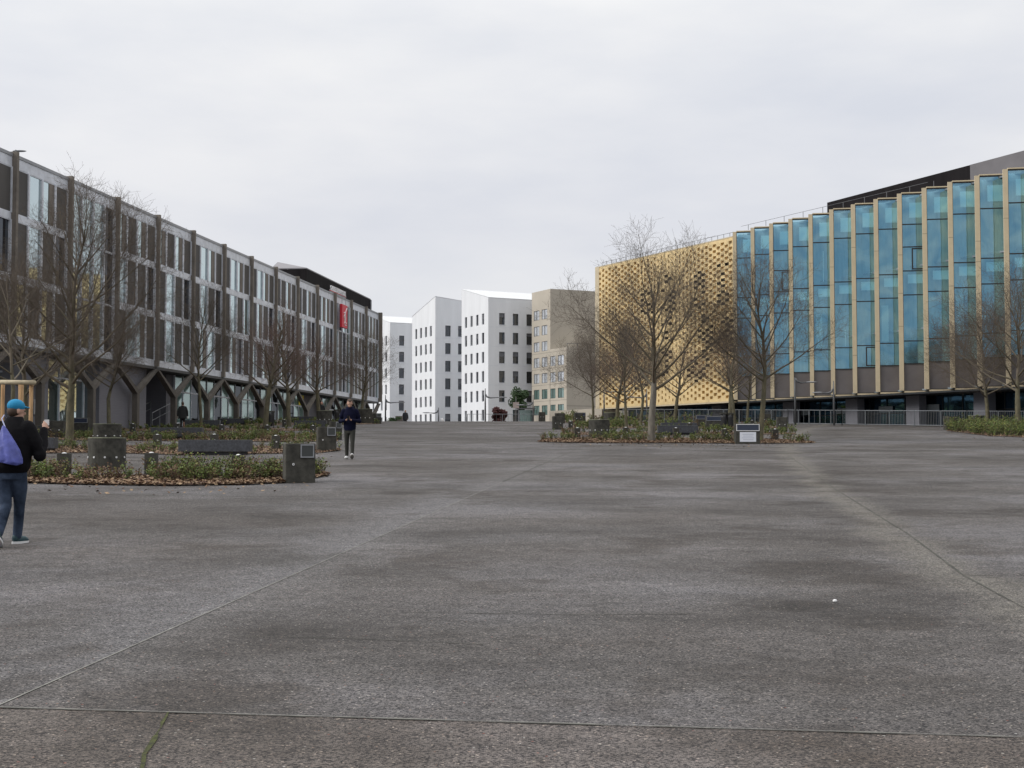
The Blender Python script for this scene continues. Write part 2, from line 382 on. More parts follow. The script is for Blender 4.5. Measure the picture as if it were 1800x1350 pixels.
strip([J3[0], J3[1]], .008, 'paving_joint', M['joint'], .005, .6, label='cross joint along the front slab')
strip([(-12, 8.985), (12, 5.935)], .012, 'paving_joint', M['jointdark'], .0045, .9, label='dark line below the cross joint')
strip([(-1.88, 7.70), (-1.80, 7.1), (-1.77, 6.8), (-1.70, 6.45)], .017, 'moss_joint', M['moss'], .006, .85, label='green mossy joint in the front slab')
strip([(9.3, 48), (7.3, 34), (6.3, 27.2), (5.1, 18), (4.43, 13.75), (4.25, 11.8), (4.1, 10)], .022, 'paving_joint', M['jointdark'], .004, .5, label='curving weathered joint on the right')
strip([(-14, 27.6), (-1, 27.3), (4, 27.1), (14, 26.9)], .02, 'paving_joint', M['jointdark'], .0035, .6, label='faint cross joint across the square')
strip([(-.9, 11.35), (.6, 11.2), (1.5, 11.25)], .012, 'paving_joint', M['jointdark'], .0045, .7, label='short faint crack in the middle foreground')
strip([(-2.1, 10.2), (-1.2, 10.1), (-.2, 9.85)], .010, 'paving_joint', M['jointdark'], .0045, .7, label='short dark crack near the long joint')
strip([(-4, 20.6), (2, 20.3), (6, 20.2)], .014, 'paving_joint', M['jointdark'], .0035, .7, label='thin cross crack at mid distance')
strip([(4.43, 13.75), (9, 13.6)], .02, 'paving_joint', M['jointdark'], .0045, .5, label='faint cross joint at the right')
# ------------------------------------------------------------------ left building
LB = thing('office_building', 'long three-storey brown office block on Y-shaped columns along the left side of the square', 'building', (-26, 95, gz(95)))
a_ = Vector((.1322, 1)).normalized(); n_ = Vector((a_.y, -a_.x))
def lf(Y, o, z): return (-35.4+.1322*Y+n_.x*o, Y+n_.y*o, z)
B0, BP, NK = 71.7, 6.42, 14
KR = range(-2, 13)
core = MB(); core.box(B0-2*BP, 155.1, -15, -.32, 7.32, 17.0, fr=lf)
core.build('core', M['dark'], LB)
q = MB(); q.box(B0-2*BP, 155.1, -15.2, .02, 17.05, 17.22, fr=lf); q.box(155.1, 155.3, -15.2, -.05, 7.3, 17.05, fr=lf); q.build('roof', M['metal2'], LB)
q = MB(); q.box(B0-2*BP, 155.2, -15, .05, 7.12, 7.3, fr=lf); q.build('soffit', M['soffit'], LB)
rnd = random.Random(11)
PAT = {0: ['DGHD', 'DGDW', 'GDHD'], 1: ['GGGW', 'GGGW', 'GGGW'], 2: ['HDHD', 'GDDW', 'DGHD'], 3: ['HDHD', 'DGDW', 'DGDD'], 4: ['DGHD', 'DGDW', 'DHGD'],
       5: ['DGHD', 'DGDG', 'DHWD'], 6: ['DGHD', 'DHDW', 'GDHD'], 7: ['DDHD', 'GHDW', 'DHWD'], 8: ['DDHD', 'DGDW', 'HDGD'], 9: ['DHHD', 'DGDW', 'GHWD'],
       11: ['DDHD', 'GDHD', 'DHHD'], 10: ['GWGG', 'GDWG', 'GDWG'], 12: ['DHHD', 'GDHG', 'HDDG'], -1: ['DGGD', 'DGDW', 'GDHD'], -2: ['DGHD', 'GDHW', 'DGHD']}
FL = [(14.1, 16.5), (10.9, 13.75), (7.7, 10.55)]
band = MB()
for k in KR:
    y0 = B0+k*BP+.245; y1 = B0+(k+1)*BP-.01
    tall = k in (1, 10)
    for (z0, z1) in ((7.3, 7.7), (10.55, 10.9), (13.75, 14.1), (16.5, 17.1)):
        if tall and z0 in (10.55, 13.75): continue
        band.box(y0, y1, -.30, -.02, z0, z1, fr=lf)
band.build('spandrel_band', M['metal'], LB)
for k in KR:
    y0 = B0+k*BP
    p = MB(); p.box(y0, y0+.24, -.28, .24, 7.3, 17.3, fr=lf); p.build('pier', M['conc'], LB)
    for fi, (z0, z1) in enumerate(FL):
        if k in (1, 10):
            z0 = 7.7 if fi == 2 else z0-.34
        ya = y0+.25; yb = y0+BP-.02; wd = (yb-ya)/4
        fr_ = MB(); pn = MB(); inf = MB(); inf2 = MB(); zt = z1-.003; zb = z0+.003
        fr_.box(ya, yb, -.285, -.03, zb, zb+.05, fr=lf); fr_.box(ya, yb, -.285, -.03, zt-.05, zt, fr=lf); PB = []
        for j in range(5):
            c_ = ya+wd*j; h = .08 if 0 < j < 4 else .045
            c0 = max(ya, c_-h); c1 = min(yb, c_+h) if j < 4 else yb
            if j == 0: c1 = ya+.09
            if j == 4: c0 = yb-.09
            fr_.box(c0, c1, -.29, .035, zb, zt, fr=lf)
        for j, ch in enumerate(PAT[k][fi]):
            c0 = ya+wd*j+.082; c1 = ya+wd*(j+1)-.082
            if j == 0: c0 = ya+.092
            if j == 3: c1 = yb-.092
            if ch == 'G': PB.append(('pane', 'glass', c0, c1, -.07))
            elif ch == 'W': PB.append(('pane', 'darkglass', c0, c1, -.12))
            elif ch == 'D': PB.append(('infill_panel', 'infill', c0, c1, -.04))
            else:
                cm = c0+(c1-c0)*.58; PB.append(('pane', 'glass', c0, cm-.01, -.07)); PB.append(('infill_panel', 'infill2', cm, c1, -.04))
        w_ = fr_.build('window', M['metal'], LB)
        for nm, mt, c0, c1, oo in PB:
            pb = MB(); pb.box(c0, c1, -.28, oo, zb+.052, zt-.052, fr=lf); pb.build(nm, M[mt], w_)
p = MB(); p.box(155.2, 155.5, -.5, .36, 7.3, 17.3, fr=lf); p.build('pier', M['conc'], LB)
# Y columns and the recessed ground floor
def slab(mb, pts, o0, o1):                   # polygon (Y,z) extruded in o
    n = len(pts); i = mb.vs([lf(y, o0, z) for y, z in pts]+[lf(y, o1, z) for y, z in pts])
    mb.f.append(tuple(i+n-1-k for k in range(n))); mb.m.append(0); mb.f.append(tuple(i+n+k for k in range(n))); mb.m.append(0)
    for k in range(n): mb.f.append((i+k, i+(k+1) % n, i+n+(k+1) % n, i+n+k)); mb.m.append(0)
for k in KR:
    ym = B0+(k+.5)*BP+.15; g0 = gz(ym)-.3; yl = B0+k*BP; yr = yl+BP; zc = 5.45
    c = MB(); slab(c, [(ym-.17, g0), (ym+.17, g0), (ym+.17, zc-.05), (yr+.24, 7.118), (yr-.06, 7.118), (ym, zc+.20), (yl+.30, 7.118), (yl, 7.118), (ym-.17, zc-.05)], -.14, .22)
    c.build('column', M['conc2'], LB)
sm = MB(); gw = MB()
OG = -1.15
for k in KR:
    y0 = B0+k*BP; y1 = y0+BP; g0 = gz(y0)-.6; sm = MB(); gw = MB()
    if k == 0: gw.box(y0+1.4, y0+5.3, OG-.1, -.45, g0, 7.1, fr=lf)
    if k in (2,): gw.box(y0-1.0, y1-.3, OG-.1, -.42, g0, 7.1, fr=lf)
    elif k in (3,): gw.box(y0, y1, OG-3, OG-2.8, g0, 7.1, fr=lf); gw.box(y1-1.2, y1, OG-2.8, OG-.1, g0, 7.1, fr=lf)
    elif k in (-1, -2): gw.box(y0, y1, OG-.1, OG, g0, 7.1, fr=lf)
    elif k == 9: gw.box(y0, y1, OG-.6, OG-.5, g0, 7.1, fr=lf)
    else:
        for j in range(4):
            c0 = y0+BP*j/4; c1 = y0+BP*(j+1)/4
            sh = MB(); sh.box(c0+.05, c1-.05, OG-.06, OG, g0+.9, 7.05, fr=lf); sh.build('shop_pane', M['glass'] if k in (0, 1) else (M['shopglass'] if (j+k) % 3 else M['darkglass']), LB)
            sm.box(c0-.04, c0+.04, OG-.08, OG+.06, g0, 7.1, fr=lf)
        sm.box(y0+.05, y1-.05, OG-.07, OG+.05, 5.9, 6.0, fr=lf)
        sm.box(y0+.05, y1-.05, OG-.07, OG+.05, g0, g0+.9, fr=lf)
    if sm.v: sm.build('shopfront_frame', M['metal'], LB)
    if gw.v: gw.build('wall', M['greywall'], LB)
q = MB(); q.box(B0-2*BP, 155.1, -15, OG-3.1, 1.5, 7.1, fr=lf); q.build('ground_floor_core', M['dark'], LB)
q = MB(); q.box(B0+9.3*BP-18.2*0, B0+9.3*BP+2.2, OG+.02, OG+.10, gz(130)+1.6, gz(130)+2.7, fr=lf)
q = MB(); q.box(127.7, 129.3, OG+.07, OG+.10, 6.05, 6.95, fr=lf); q.build('poster', M['yellow'], LB)
q = MB()
for (a, b, c, d) in ((75.3, 76.05, 3.75, 3.83), (75.3, 76.05, 4.48, 4.56), (75.3, 75.38, 3.83, 4.48), (75.97, 76.05, 3.83, 4.48)): q.box(a, b, -.449, -.38, c, d, fr=lf)
q.build('hatch_frame', M['stud'], LB); q = MB(); q.box(75.38, 75.97, -.449, -.43, 3.83, 4.48, fr=lf); q.build('hatch_pane', M['darkglass'], LB)
q = MB(); q.tube([lf(72.2, -.1, 17.2), lf(72.2, -.1, 17.5)], .03, 6); q.ell(lf(72.6, -.1, 17.52), .38, .12, .05, 10, 6); q.build('roof_vent', M['lamp'], LB)
q = MB()                                      # entrance steps rail
for (o, dz) in ((-.5, 0), (-2.2, .0)):
    for t in range(4):
        yy = 91.9+t*1.3; gg = gz(yy); q.tube([lf(yy, o, gg), lf(yy, o, gg+1.0+.25*t)], .025, 6)
    q.tube([lf(91.9, o, gz(91.9)+1.0), lf(95.8, o, gz(95.8)+1.75)], .03, 6); q.tube([lf(91.9, o, gz(91.9)+.5), lf(95.8, o, gz(95.8)+1.25)], .02, 6)
q.build('handrail', M['steel'], LB)
# penthouse
A0 = lf(129.7, -1, 18.85); B0_ = lf(129.7, -4.4, 18.85); C0 = lf(140, -7, 20.9); D0 = lf(155.5, -7, 20.2); E0 = lf(155.5, -1, 18.75)
ph = MB(); lo = lambda p: (p[0], p[1], 17.1)
for a, b in ((A0, B0_), (B0_, C0), (C0, D0), (D0, E0), (E0, A0)): ph.quad(lo(b), lo(a), a, b)
ph.build('rooftop_storey', M['black'], LB)
ph = MB(); up = lambda p, d=.12: (p[0], p[1], p[2]+d)
for tri in ((A0, B0_, C0), (A0, C0, D0), (A0, D0, E0)):
    ph.poly([up(p, .02) for p in tri]); ph.poly([up(p) for p in tri])
for a, b in ((A0, B0_), (B0_, C0), (C0, D0), (D0, E0), (E0, A0)): ph.quad(up(a, .02), up(b, .02), up(b), up(a))
ph.build('rooftop_roof', M['roofgrey'], LB)
q = MB(); q.box(155.3, 155.55, -1.2, -.9, 17.2, 18.75, fr=lf); q.build('corner_post', M['metal2'], LB)
# roof sign: letters on a tray standing at the roof edge
def lfdir(mb, vs, fs, Y, o, z, m=0):
    i = mb.vs([lf(Y-0+v.x/1.0, o+v.z, z+v.y) for v in vs]); mb.f += [tuple(i+k for k in f) for f in fs]; mb.m += [m]*len(fs)
SG = thing('roof_sign', 'white-lettered sign with a red line standing on the roof edge of the brown office block', 'sign', lf(138.8, .1, 17.2))
q = MB(); vs, fs = text_mb("CAISSE D'EPARGNE", .95, .04); wtx = max(v.x for v in vs)
vs = [Vector((v.x*2.95/wtx, v.y*.62, v.z)) for v in vs]
lfdir(q, vs, fs, 138.8, -.35, 17.66); q.build('lettering', M['signwhite'], SG)
q = MB(); q.box(135.8, 141.8, -.42, -.30, 17.50, 17.56, fr=lf); q.build('red_line', M['red'], SG)
q = MB(); q.box(135.8, 141.8, -.42, -.30, 17.56, 17.62, fr=lf); q.build('white_line', M['signwhite'], SG)
q = MB(); q.box(135.8, 141.8, -.46, -.34, 17.23, 17.50, fr=lf); q.build('tray', M['signblue'], SG)
# red hanging sign
RS = thing('wall_sign', 'red rectangular sign with a white line-drawn emblem hung on the facade', 'sign', lf(137.7, .5, 15))
ys0 = 136.75; q = MB(); q.box(ys0, ys0+2.05, .38, .62, 14.0, 16.3, fr=lf); q.build('panel', M['red'], RS, bevel=.03)
q = MB()
def stroke(pts, r): q.tube([lf(ys0+y*.66, .625, 14.0+z*.62) for y, z in pts], r*.75, 5, sx=1)
stroke([(2.75, 3.3), (2.2, 2.9), (1.75, 2.35), (1.6, 1.8), (1.75, 1.2)], .07); stroke([(.95, 2.35), (1.2, 2.5), (1.45, 2.25), (1.2, 1.95), (.9, 1.9)], .07)
stroke([(.8, 1.75), (1.2, 1.65), (1.6, 1.8)], .06); stroke([(1.1, 1.5), (1.35, 1.1), (1.2, .7), (1.5, .45), (2.3, .5)], .07)
stroke([(1.9, 2.3), (2.1, 1.7), (1.95, 1.1), (1.6, .8)], .05); stroke([(2.45, .9), (2.1, .75), (1.9, .95)], .05)
q.build('emblem', M['signwhite'], RS)
q = MB()
for yy in (ys0+.3, ys0+1.8): q.tube([lf(yy, .5, 16.3), lf(yy, .5, 17.5), lf(yy, -.2, 17.5)], .025, 5)
q.tube([lf(ys0+.3, .5, 17.2), lf(ys0+1.8, .5, 17.2)], .02, 5)
q.build('bracket', M['metal2'], RS)
# ------------------------------------------------------------------ right building
RB = thing('glass_office_building', 'large office building with blue sawtooth glazing between beige fins and a gold perforated screen', 'building', (35, 108, gz(105)))
X1 = 80.65
def rp(Y): return Vector((X1-.5224*Y, Y))
ra = Vector((-.5224, 1)).normalized(); rn = Vector((-ra.y, ra.x))       # rn points to the square
def rf(s, o, z, Y0=118.3):                                         # s metres beyond Y0, o outwards
    p = rp(Y0)+ra*s+rn*o; return (p.x, p.y, z)
RT, RBm = 20.5, 6.15
e1 = Vector((1.95, -.35)).normalized(); e1n = Vector((e1.y, -e1.x))    # e1n points to the viewer side
if e1n.y > 0: e1n = -e1n
LE = [6.15, 8.1, 9.75, 13.1, 14.85, 18.25, 20.45]
for k in range(0, 17):
    A = rp(118.3-2.2*k)
    def bf(u, o, z, A=A): p = A+e1*u+e1n*o; return (p.x, p.y, z)
    f_ = MB(); f_.box(0, .31, -.14, .06, RBm, RT, fr=bf)
    for zz in (10.1, 14.4, 17.6): pass
    f_.build('fin', M['fin'], RB)
    js = MB()
    for zz in (9.0+(k % 3)*.9, 13.2+(k % 2)*1.4, 17.2-(k % 3)*.6): js.box(0.0, .311, -.13, .063, zz, zz+.025, fr=bf)
    js.build('fin_joint', M['infill2'], RB)
    w_ = MB(); zz = list(LE)
    if k in (2, 8): zz = [6.15, 8.1, 9.75, 13.1, 14.85, 16.6, 18.25, 20.45]
    for z in zz: w_.box(.345, 1.95, -.13, -.035, z-.035, z+.035, fr=bf)
    w_.box(.311, .345, -.139, -.02, RBm, RT, fr=bf); w_.box(1.92, 1.98, -.14, -.02, RBm, RT, fr=bf)
    opn = {2: (14.95, 16.5), 8: (14.95, 16.5), 6: (8.2, 9.65)}.get(k)
    if opn:
        for (a, b) in ((.98, 1.06), (1.84, 1.91)): w_.box(a, b, -.12, .02, opn[0], opn[1], fr=bf)
        w_.box(1.06, 1.84, -.12, .02, opn[0], opn[0]+.07, fr=bf); w_.box(1.06, 1.84, -.12, .02, opn[1]-.07, opn[1], fr=bf)
    w = w_.build('window', M['blackmetal'], RB)
    g_ = MB(); g_.quad(bf(.345, -.1, 8.1), bf(1.92, -.1, 8.1), bf(1.92, -.1, RT-.04), bf(.345, -.1, RT-.04)); g_.build('pane', M['blue'], w)
    s_ = MB(); s_.box(.345, 1.92, -.2, -.09, 6.19, 8.06, fr=bf); s_.build('spandrel', M['spand'], w)
    b_ = MB(); b_.box(.85, 1.93, -.24, -.20, 18.75, 19.85, fr=bf); b_.box(.70, 1.93, -.24, -.20, 13.95, 14.6, fr=bf)
    if k % 3 == 1: b_.box(.5, 1.0, -.45, -.41, 9.9, 12.6, fr=bf)
    if k in (4, 5): b_.box(1.1, 1.16, -.4, -.36, 15.2 if k == 4 else 9.9, 17.6 if k == 4 else 11.2, fr=bf)
    b_.build('blind', M['blind'], w)
    b_ = MB(); b_.box(.42, 3.1, -1.0, -.95, 8.1, RT-.1, fr=bf); b_.build('pane_backing', M['pane_backing'], w)  # backing panel added behind the glass to cover the dark interior
    c_ = MB(); c_.box(.311, 1.98, -.35, .03, RBm-.14, RBm-.02, fr=bf); c_.box(.311, 1.98, -.4, .02, RT+.01, RT+.09, fr=bf)
    r0 = bf(1.985, -.02, 0); r1 = rp(118.3-2.2*(k+1))-e1n*.02
    c_.hexa([(r0[0], r0[1], RBm), (r1.x, r1.y, RBm), (r1.x+.05, r1.y+.1, RBm), (r0[0]+.05, r0[1]+.1, RBm),
             (r0[0], r0[1], RT), (r1.x, r1.y, RT), (r1.x+.05, r1.y+.1, RT), (r0[0]+.05, r0[1]+.1, RT)])
    c_.build('sill', M['fin'], RB)
sE = -2.2*17*1.128
q = MB(); q.box(sE, 0, -18, -3.6, RBm, RT-.2, fr=rf); q.build('office_wall', M['inwall'], RB)
q = MB()
for z in (6.16, 10.6, 15.2, 20.3): q.box(sE, -.3, -3.59, -1.3, z, z+.12, fr=rf)
q.build('floor_slab', M['inwall'], RB)
# gold screen: staggered openings in a folded metal skin
SL = 22.0; GT = 20.05; GB = 6.05
nc, nr = 38, 54; cw = SL/nc; rh = (GT-GB)/nr
gs = MB(); rg = random.Random(4)
def hollow(i, j):
    x = i*cw; z = GB+j*rh
    for (cx, cz, rx, rz) in ((1.1, 16.2, 1.1, 2.2), (4.6, 15.9, 1.1, 2.0), (5.0, 8.9, 1.6, 1.1), (3.9, 11.5, 1.3, 2.2), (13.0, 15.6, 1.2, 1.6), (9.8, 15.2, 1.2, 3.0), (10.2, 10.6, 1.3, 2.0), (14.2, 8.3, 1.4, .9), (.5, 11.5, 1.0, 2.0), (17.3, 12, 1.0, 1.6)):
        if ((x-cx)/rx)**2+((z-cz)/rz)**2 < 1: return True
    return False
for i in range(nc):
    for j in range(nr):
        s0, s1 = i*cw, (i+1)*cw; z0, z1 = GB+j*rh, GB+(j+1)*rh
        if (i+j) % 2 or j in (0, nr-1):
            gs.quad(rf(s1, 0, z0), rf(s0, 0, z0), rf(s0, 0, z1), rf(s1, 0, z1))
        else:
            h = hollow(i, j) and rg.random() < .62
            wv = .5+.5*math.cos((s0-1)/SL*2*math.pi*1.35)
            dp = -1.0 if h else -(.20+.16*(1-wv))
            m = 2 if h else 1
            wf = 1.0 if h else .30+.56*wv
            sm_ = s1-(s1-s0)*wf if not h else s0
            if sm_ > s0+.001: gs.quad(rf(sm_, 0, z0), rf(s0, 0, z0), rf(s0, 0, z1), rf(sm_, 0, z1))
            gs.quad(rf(s1, dp, z0), rf(sm_, dp, z0), rf(sm_, dp, z1), rf(s1, dp, z1), m)
            gs.quad(rf(sm_, dp, z0), rf(sm_, 0, z0), rf(sm_, 0, z1), rf(sm_, dp, z1), 2 if h else 0)
            gs.quad(rf(s1, 0, z0), rf(s1, dp, z0), rf(s1, dp, z1), rf(s1, 0, z1), 2 if h else 0)
            gs.quad(rf(s1, 0, z0), rf(sm_, 0, z0), rf(sm_, dp, z0), rf(s1, dp, z0), 2 if h else 0)
            gs.quad(rf(s1, dp, z1), rf(sm_, dp, z1), rf(sm_, 0, z1), rf(s1, 0, z1), 2 if h else 0)
gs.build('perforated_screen', [M['gold'], M['goldback'], M['hole']], RB)
q = MB(); q.box(SL+.01, SL+.75, -1.6, .02, GB-.05, GT+.1, fr=rf); q.box(.02, SL, -1.25, .015, GT+.01, GT+.1, fr=rf); q.box(.02, SL, -1.25, .015, GB-.12, GB-.01, fr=rf)
q.build('screen_edge', M['fin'], RB)
q = MB(); q.box(0, SL, -18, -1.3, RBm, GT, fr=rf); q.build('inner_wall', M['spand'], RB)
q = MB()
for i in range(25):
    s = .8+i*.88; q.tube([rf(s, -.3, GT), rf(s, -.3, GT+.5)], .022, 4)
q.tube([rf(.2, -.3, GT+.5), rf(SL, -.3, GT+.5)], .018, 4)
for i in range(10): q.tube([rf(-1-i*2.4, -.9, RT+.1), rf(-1-i*2.4, -.9, RT+.55)], .022, 4)
q.tube([rf(0, -.9, RT+.55), rf(-22, -.9, RT+.55)], .015, 4)
q.build('roof_railing', M['lamp'], RB)
q = MB(); q.box(sE, SL, -18, -.3, RBm-.28, RBm-.15, fr=rf); q.build('soffit', M['dark'], RB)
lb = MB(); fm = MB(); cm = MB()
s = SL-.5; i = 0
while s > sE:
    lb.box(s-1.9, s-.03, -3.2, -3.1, 2.2, RBm-.3, fr=rf); fm.box(s-.03, s+.03, -3.22, -3.04, 2.2, RBm-.3, fr=rf); s -= 1.93; i += 1
fm.box(sE, SL-.5, -3.22, -3.06, 4.62, 4.70, fr=rf)
lb.build('lobby_glass', M['lobby'], RB); fm.build('lobby_frame', M['blackmetal'], RB)
for s in (14.5, 4.5, -5.5, -13.2, -19.8, -26.4): 
    cm = MB(); cm.box(s, s+1.35, -2.6, -1.9, 2.2, RBm-.3, fr=rf); cm.build('column', M['greywall'], RB)
for k in range(0, 17, 2):
    q = MB(); q.box(-2.4*k-1.5, -2.4*k, -3.0, -2.95, 4.75, 5.2, fr=rf); q.build('lobby_counter', M['signblue'], RB)
# rooftop plant
def rf2(s, o, z): return rf(s, o, z)
q = MB(); q.hexa([rf(-6.9, -15, RT-.1), rf(-22.6, -15, RT-.1), rf(-22.6, -4.5, RT-.1), rf(-6.9, -4.5, RT-.1), rf(-6.9, -15, 22.3), rf(-22.6, -15, 22.55), rf(-22.6, -4.5, 22.55), rf(-6.9, -4.5, 22.3)])
q.build('rooftop_storey', M['black'], RB)
q = MB(); q.hexa([rf(-22.61, -15, RT-.1), rf(-42, -15, RT-.1), rf(-42, -4.45, RT-.1), rf(-22.61, -4.45, RT-.1), rf(-22.61, -15, 22.55), rf(-42, -15, 22.9), rf(-42, -4.45, 22.9), rf(-22.61, -4.45, 22.55)])
q.build('rooftop_storey', M['spand'], RB)
# grey plinth block left of the gold wing
# ------------------------------------------------------------------ distant buildings
def wall(mb, o, U, N, cols, rows, ww, wh, length, zb, ztops, dep=.28, m=0):
    """o: corner (x,y), U unit dir, N outward; cols: window centres; rows: window tops (abs). ztops=(z at 0, z at length). returns list of window frames"""
    P = lambda u, z, d=0: (o[0]+U[0]*u-N[0]*d, o[1]+U[1]*u-N[1]*d, z)
    us = [0]
    for c_ in sorted(cols): us += [c_-ww/2, c_+ww/2]
    us.append(length)
    zs = [zb]
    for r_ in sorted(rows): zs += [r_-wh, r_]
    zr = max(rows)+.4; zs.append(zr)
    wins = []
    for i in range(len(us)-1):
        for j in range(len(zs)-1):
            u0, u1, z0, z1 = us[i], us[i+1], zs[j], zs[j+1]
            if u1-u0 < .001: continue
            if i % 2 == 1 and j % 2 == 1 and (callable(ztops) is False):
                for a, b, c_, d_ in (((u0, z0, 0), (u1, z0, 0), (u1, z0, dep), (u0, z0, dep)), ((u0, z1, dep), (u1, z1, dep), (u1, z1, 0), (u0, z1, 0)),
                                     ((u0, z0, 0), (u0, z0, dep), (u0, z1, dep), (u0, z1, 0)), ((u1, z0, dep), (u1, z0, 0), (u1, z1, 0), (u1, z1, dep))):
                    mb.quad(P(*a), P(*b), P(*c_), P(*d_), m)
                wins.append((u0, u1, z0, z1))
            else: mb.quad(P(u0, z0), P(u1, z0), P(u1, z1), P(u0, z1), m)
    mb.poly([P(0, zr), P(length, zr), P(length, zr+.001 if False else ztops[1]), P(0, ztops[0])], m)
    return P, wins
def windows(P, wins, root, pane_mats, frame, dep=.28, sill=None, sash=1, seed=0, bl=.45):
    rr = random.Random(seed)
    for (u0, u1, z0, z1) in wins:
        f_ = MB(); t = .06
        bx = lambda a, b, c_, d_, e0, e1: f_.hexa([P(a, c_, e0), P(b, c_, e0), P(b, c_, e1), P(a, c_, e1), P(a, d_, e0), P(b, d_, e0), P(b, d_, e1), P(a, d_, e1)])
        bx(u0+.003, u0+t, z0+.003, z1-.003, dep-.08, dep-.002); bx(u1-t, u1-.003, z0+.003, z1-.003, dep-.08, dep-.002)
        bx(u0+t, u1-t, z0+.003, z0+t, dep-.08, dep-.002); bx(u0+t, u1-t, z1-t, z1-.003, dep-.08, dep-.002)
        for s in range(1, sash): um = u0+(u1-u0)*s/sash; bx(um-.04, um+.04, z0+t, z1-t, dep-.08, dep-.002)
        w = f_.build('window', frame, root)
        if sill:
            f_ = MB(); bx(u0-.08, u1+.08, z0-.09, z0-.01, -.06, .02); f_.build('sill', sill, w)
        g_ = MB(); g_.quad(P(u0, z0, dep-.02), P(u1, z0, dep-.02), P(u1, z1, dep-.02), P(u0, z1, dep-.02))
        g_.build('pane', rr.choice(pane_mats), w)
        g_ = MB(); v = rr.random()
        if v < bl:
            zz = z1-(z1-z0)*rr.uniform(.2, .55); g_.quad(P(u0+t, zz, dep-.03), P(u1-t, zz, dep-.03), P(u1-t, z1-t, dep-.03), P(u0+t, z1-t, dep-.03)); g_.build('blind', M['winblind'], w)
M['winblind'] = mat('window_blind', (.16, .165, .18), .8)
UL = Vector((-.483, 1)).normalized(); UR = Vector((2.07, 1)).normalized()
NL = Vector((-UL.y, UL.x)); NR = Vector((UR.y, -UR.x))
if NL.x > 0: NL = -NL
def gable(label, cpx, d, llen, rlen, zc, zl, zr, top, sp, nrow, rcols, zb, lcols=None, zbk=None):
    C = at(cpx, d); root = thing('white_gabled_building', label, 'building', (C.x, C.y, gz(d)), group='white gabled buildings at the end of the square')
    o = (C.x, C.y); rows = [top-sp*i for i in range(nrow)]
    wb = MB(); P, wl = wall(wb, o, UL, NL, lcols or [2.4, 5.05, 7.75, 10.4], rows, 1.05, 2.1, llen, zb, (zc, zl)); PR, wr = wall(wb, o, UR, NR, rcols, rows, 1.2, 2.2, rlen, zb, (zc, zr))
    p4 = lambda u, v, z: (o[0]+UL.x*u+UR.x*v, o[1]+UL.y*u+UR.y*v, z)
    zbk = zl+(zr-zc) if zbk is None else zbk
    wb.quad(p4(llen, 0, zb), p4(llen, rlen, zb), p4(llen, rlen, zbk), p4(llen, 0, zl)); wb.quad(p4(0, rlen, zb), p4(llen, rlen, zb), p4(llen, rlen, zbk), p4(0, rlen, zr))
    wb.build('wall', M['white'], root)
    r_ = MB(); r_.quad(p4(-.05, -.05, zc+.04), p4(-.05, rlen, zr+.04), p4(llen+.05, rlen, zbk+.04), p4(llen+.05, -.05, zl+.04)); r_.build('roof', M['whiteroof'], root)
    jn = MB()
    for r0 in rows[:-1]:
        z = r0-sp+.95
        jn.hexa([PR(.02, z, -.01), PR(rlen, z, -.01), PR(rlen, z, .0), PR(.02, z, 0), PR(.02, z+.03, -.01), PR(rlen, z+.03, -.01), PR(rlen, z+.03, 0), PR(.02, z+.03, 0)])
    jn.build('panel_joint', M['metal'], root)
    windows(P, wl, root, [M['darkglass'], M['glass2']], M['winblind'], seed=1); windows(PR, wr, root, [M['darkglass']], M['blackmetal'], seed=int(cpx), sill=M['metal'])
    return root
M['glass2'] = glassy('grey_window_glass', (.6, .62, .65), (.07, .075, .08), .4)
gable('tallest white gabled building, directly beside the beige building', 858.2, 262, 12.5, 22, 30.9, 33.75, 30.75, 28.05, 3.66, 6, [2.86, 5.74, 8.65, 11.5, 14.4, 17.3], 3.4)
gable('white gabled building in the middle of the three, peaking at its front corner', 764.8, 282, 12.7, 19, 33.35, 30.3, 31.2, 27.5, 3.6, 6, [2.8, 5.65, 8.5, 11.3, 14.2], 3.4, zbk=28.1)
gable('leftmost white gabled building, half hidden by the end of the brown office block', 685, 306, 12.5, 18, 30.25, 32.9, 30.1, 27.45, 3.6, 6, [2.75, 6.55, 9.5, 12.5], 3.4)
C = at(996, 250); BB = thing('beige_building', 'beige stepped building with paired windows beside the gold screen', 'building', (C.x, C.y, gz(250)))
o = (C.x, C.y); wb = MB()
rw = [28.2-2.97*i for i in range(7)]
P, wl = wall(wb, o, UL, NL, [2.2, 5.45], rw[3:], 2.3, 1.8, 6.3, 3.4, (20.6, 20.6), dep=.1)
o2 = (C.x+UL.x*6.3, C.y+UL.y*6.3); P2, wl2 = wall(wb, o2, UL, NL, [2.35, 5.6], rw, 2.25, 1.8, 7.6, 3.4, (31.8, 31.8), dep=.1)
q4 = lambda u, v, z: (o[0]+UL.x*u+UR.x*v, o[1]+UL.y*u+UR.y*v, z)
wb.quad(q4(0, 0, 3.4), q4(0, 22, 3.4), q4(0, 22, 20.6), q4(0, 0, 20.6)); wb.quad(q4(6.3, 0, 20.6), q4(6.3, 22, 20.6), q4(6.3, 22, 31.8), q4(6.3, 0, 31.8))
wb.quad(q4(0, 0, 20.55), q4(0, 22, 20.55), q4(6.3, 22, 20.55), q4(6.3, 0, 20.55)); wb.quad(q4(6.3, 0, 31.75), q4(6.3, 22, 31.75), q4(13.9, 22, 31.75), q4(13.9, 0, 31.75))
wb.quad(q4(13.9, 0, 3.4), q4(13.9, 22, 3.4), q4(13.9, 22, 31.8), q4(13.9, 0, 31.8)); wb.quad(q4(0, 22, 3.4), q4(13.9, 22, 3.4), q4(13.9, 22, 31.8), q4(0, 22, 20.6))
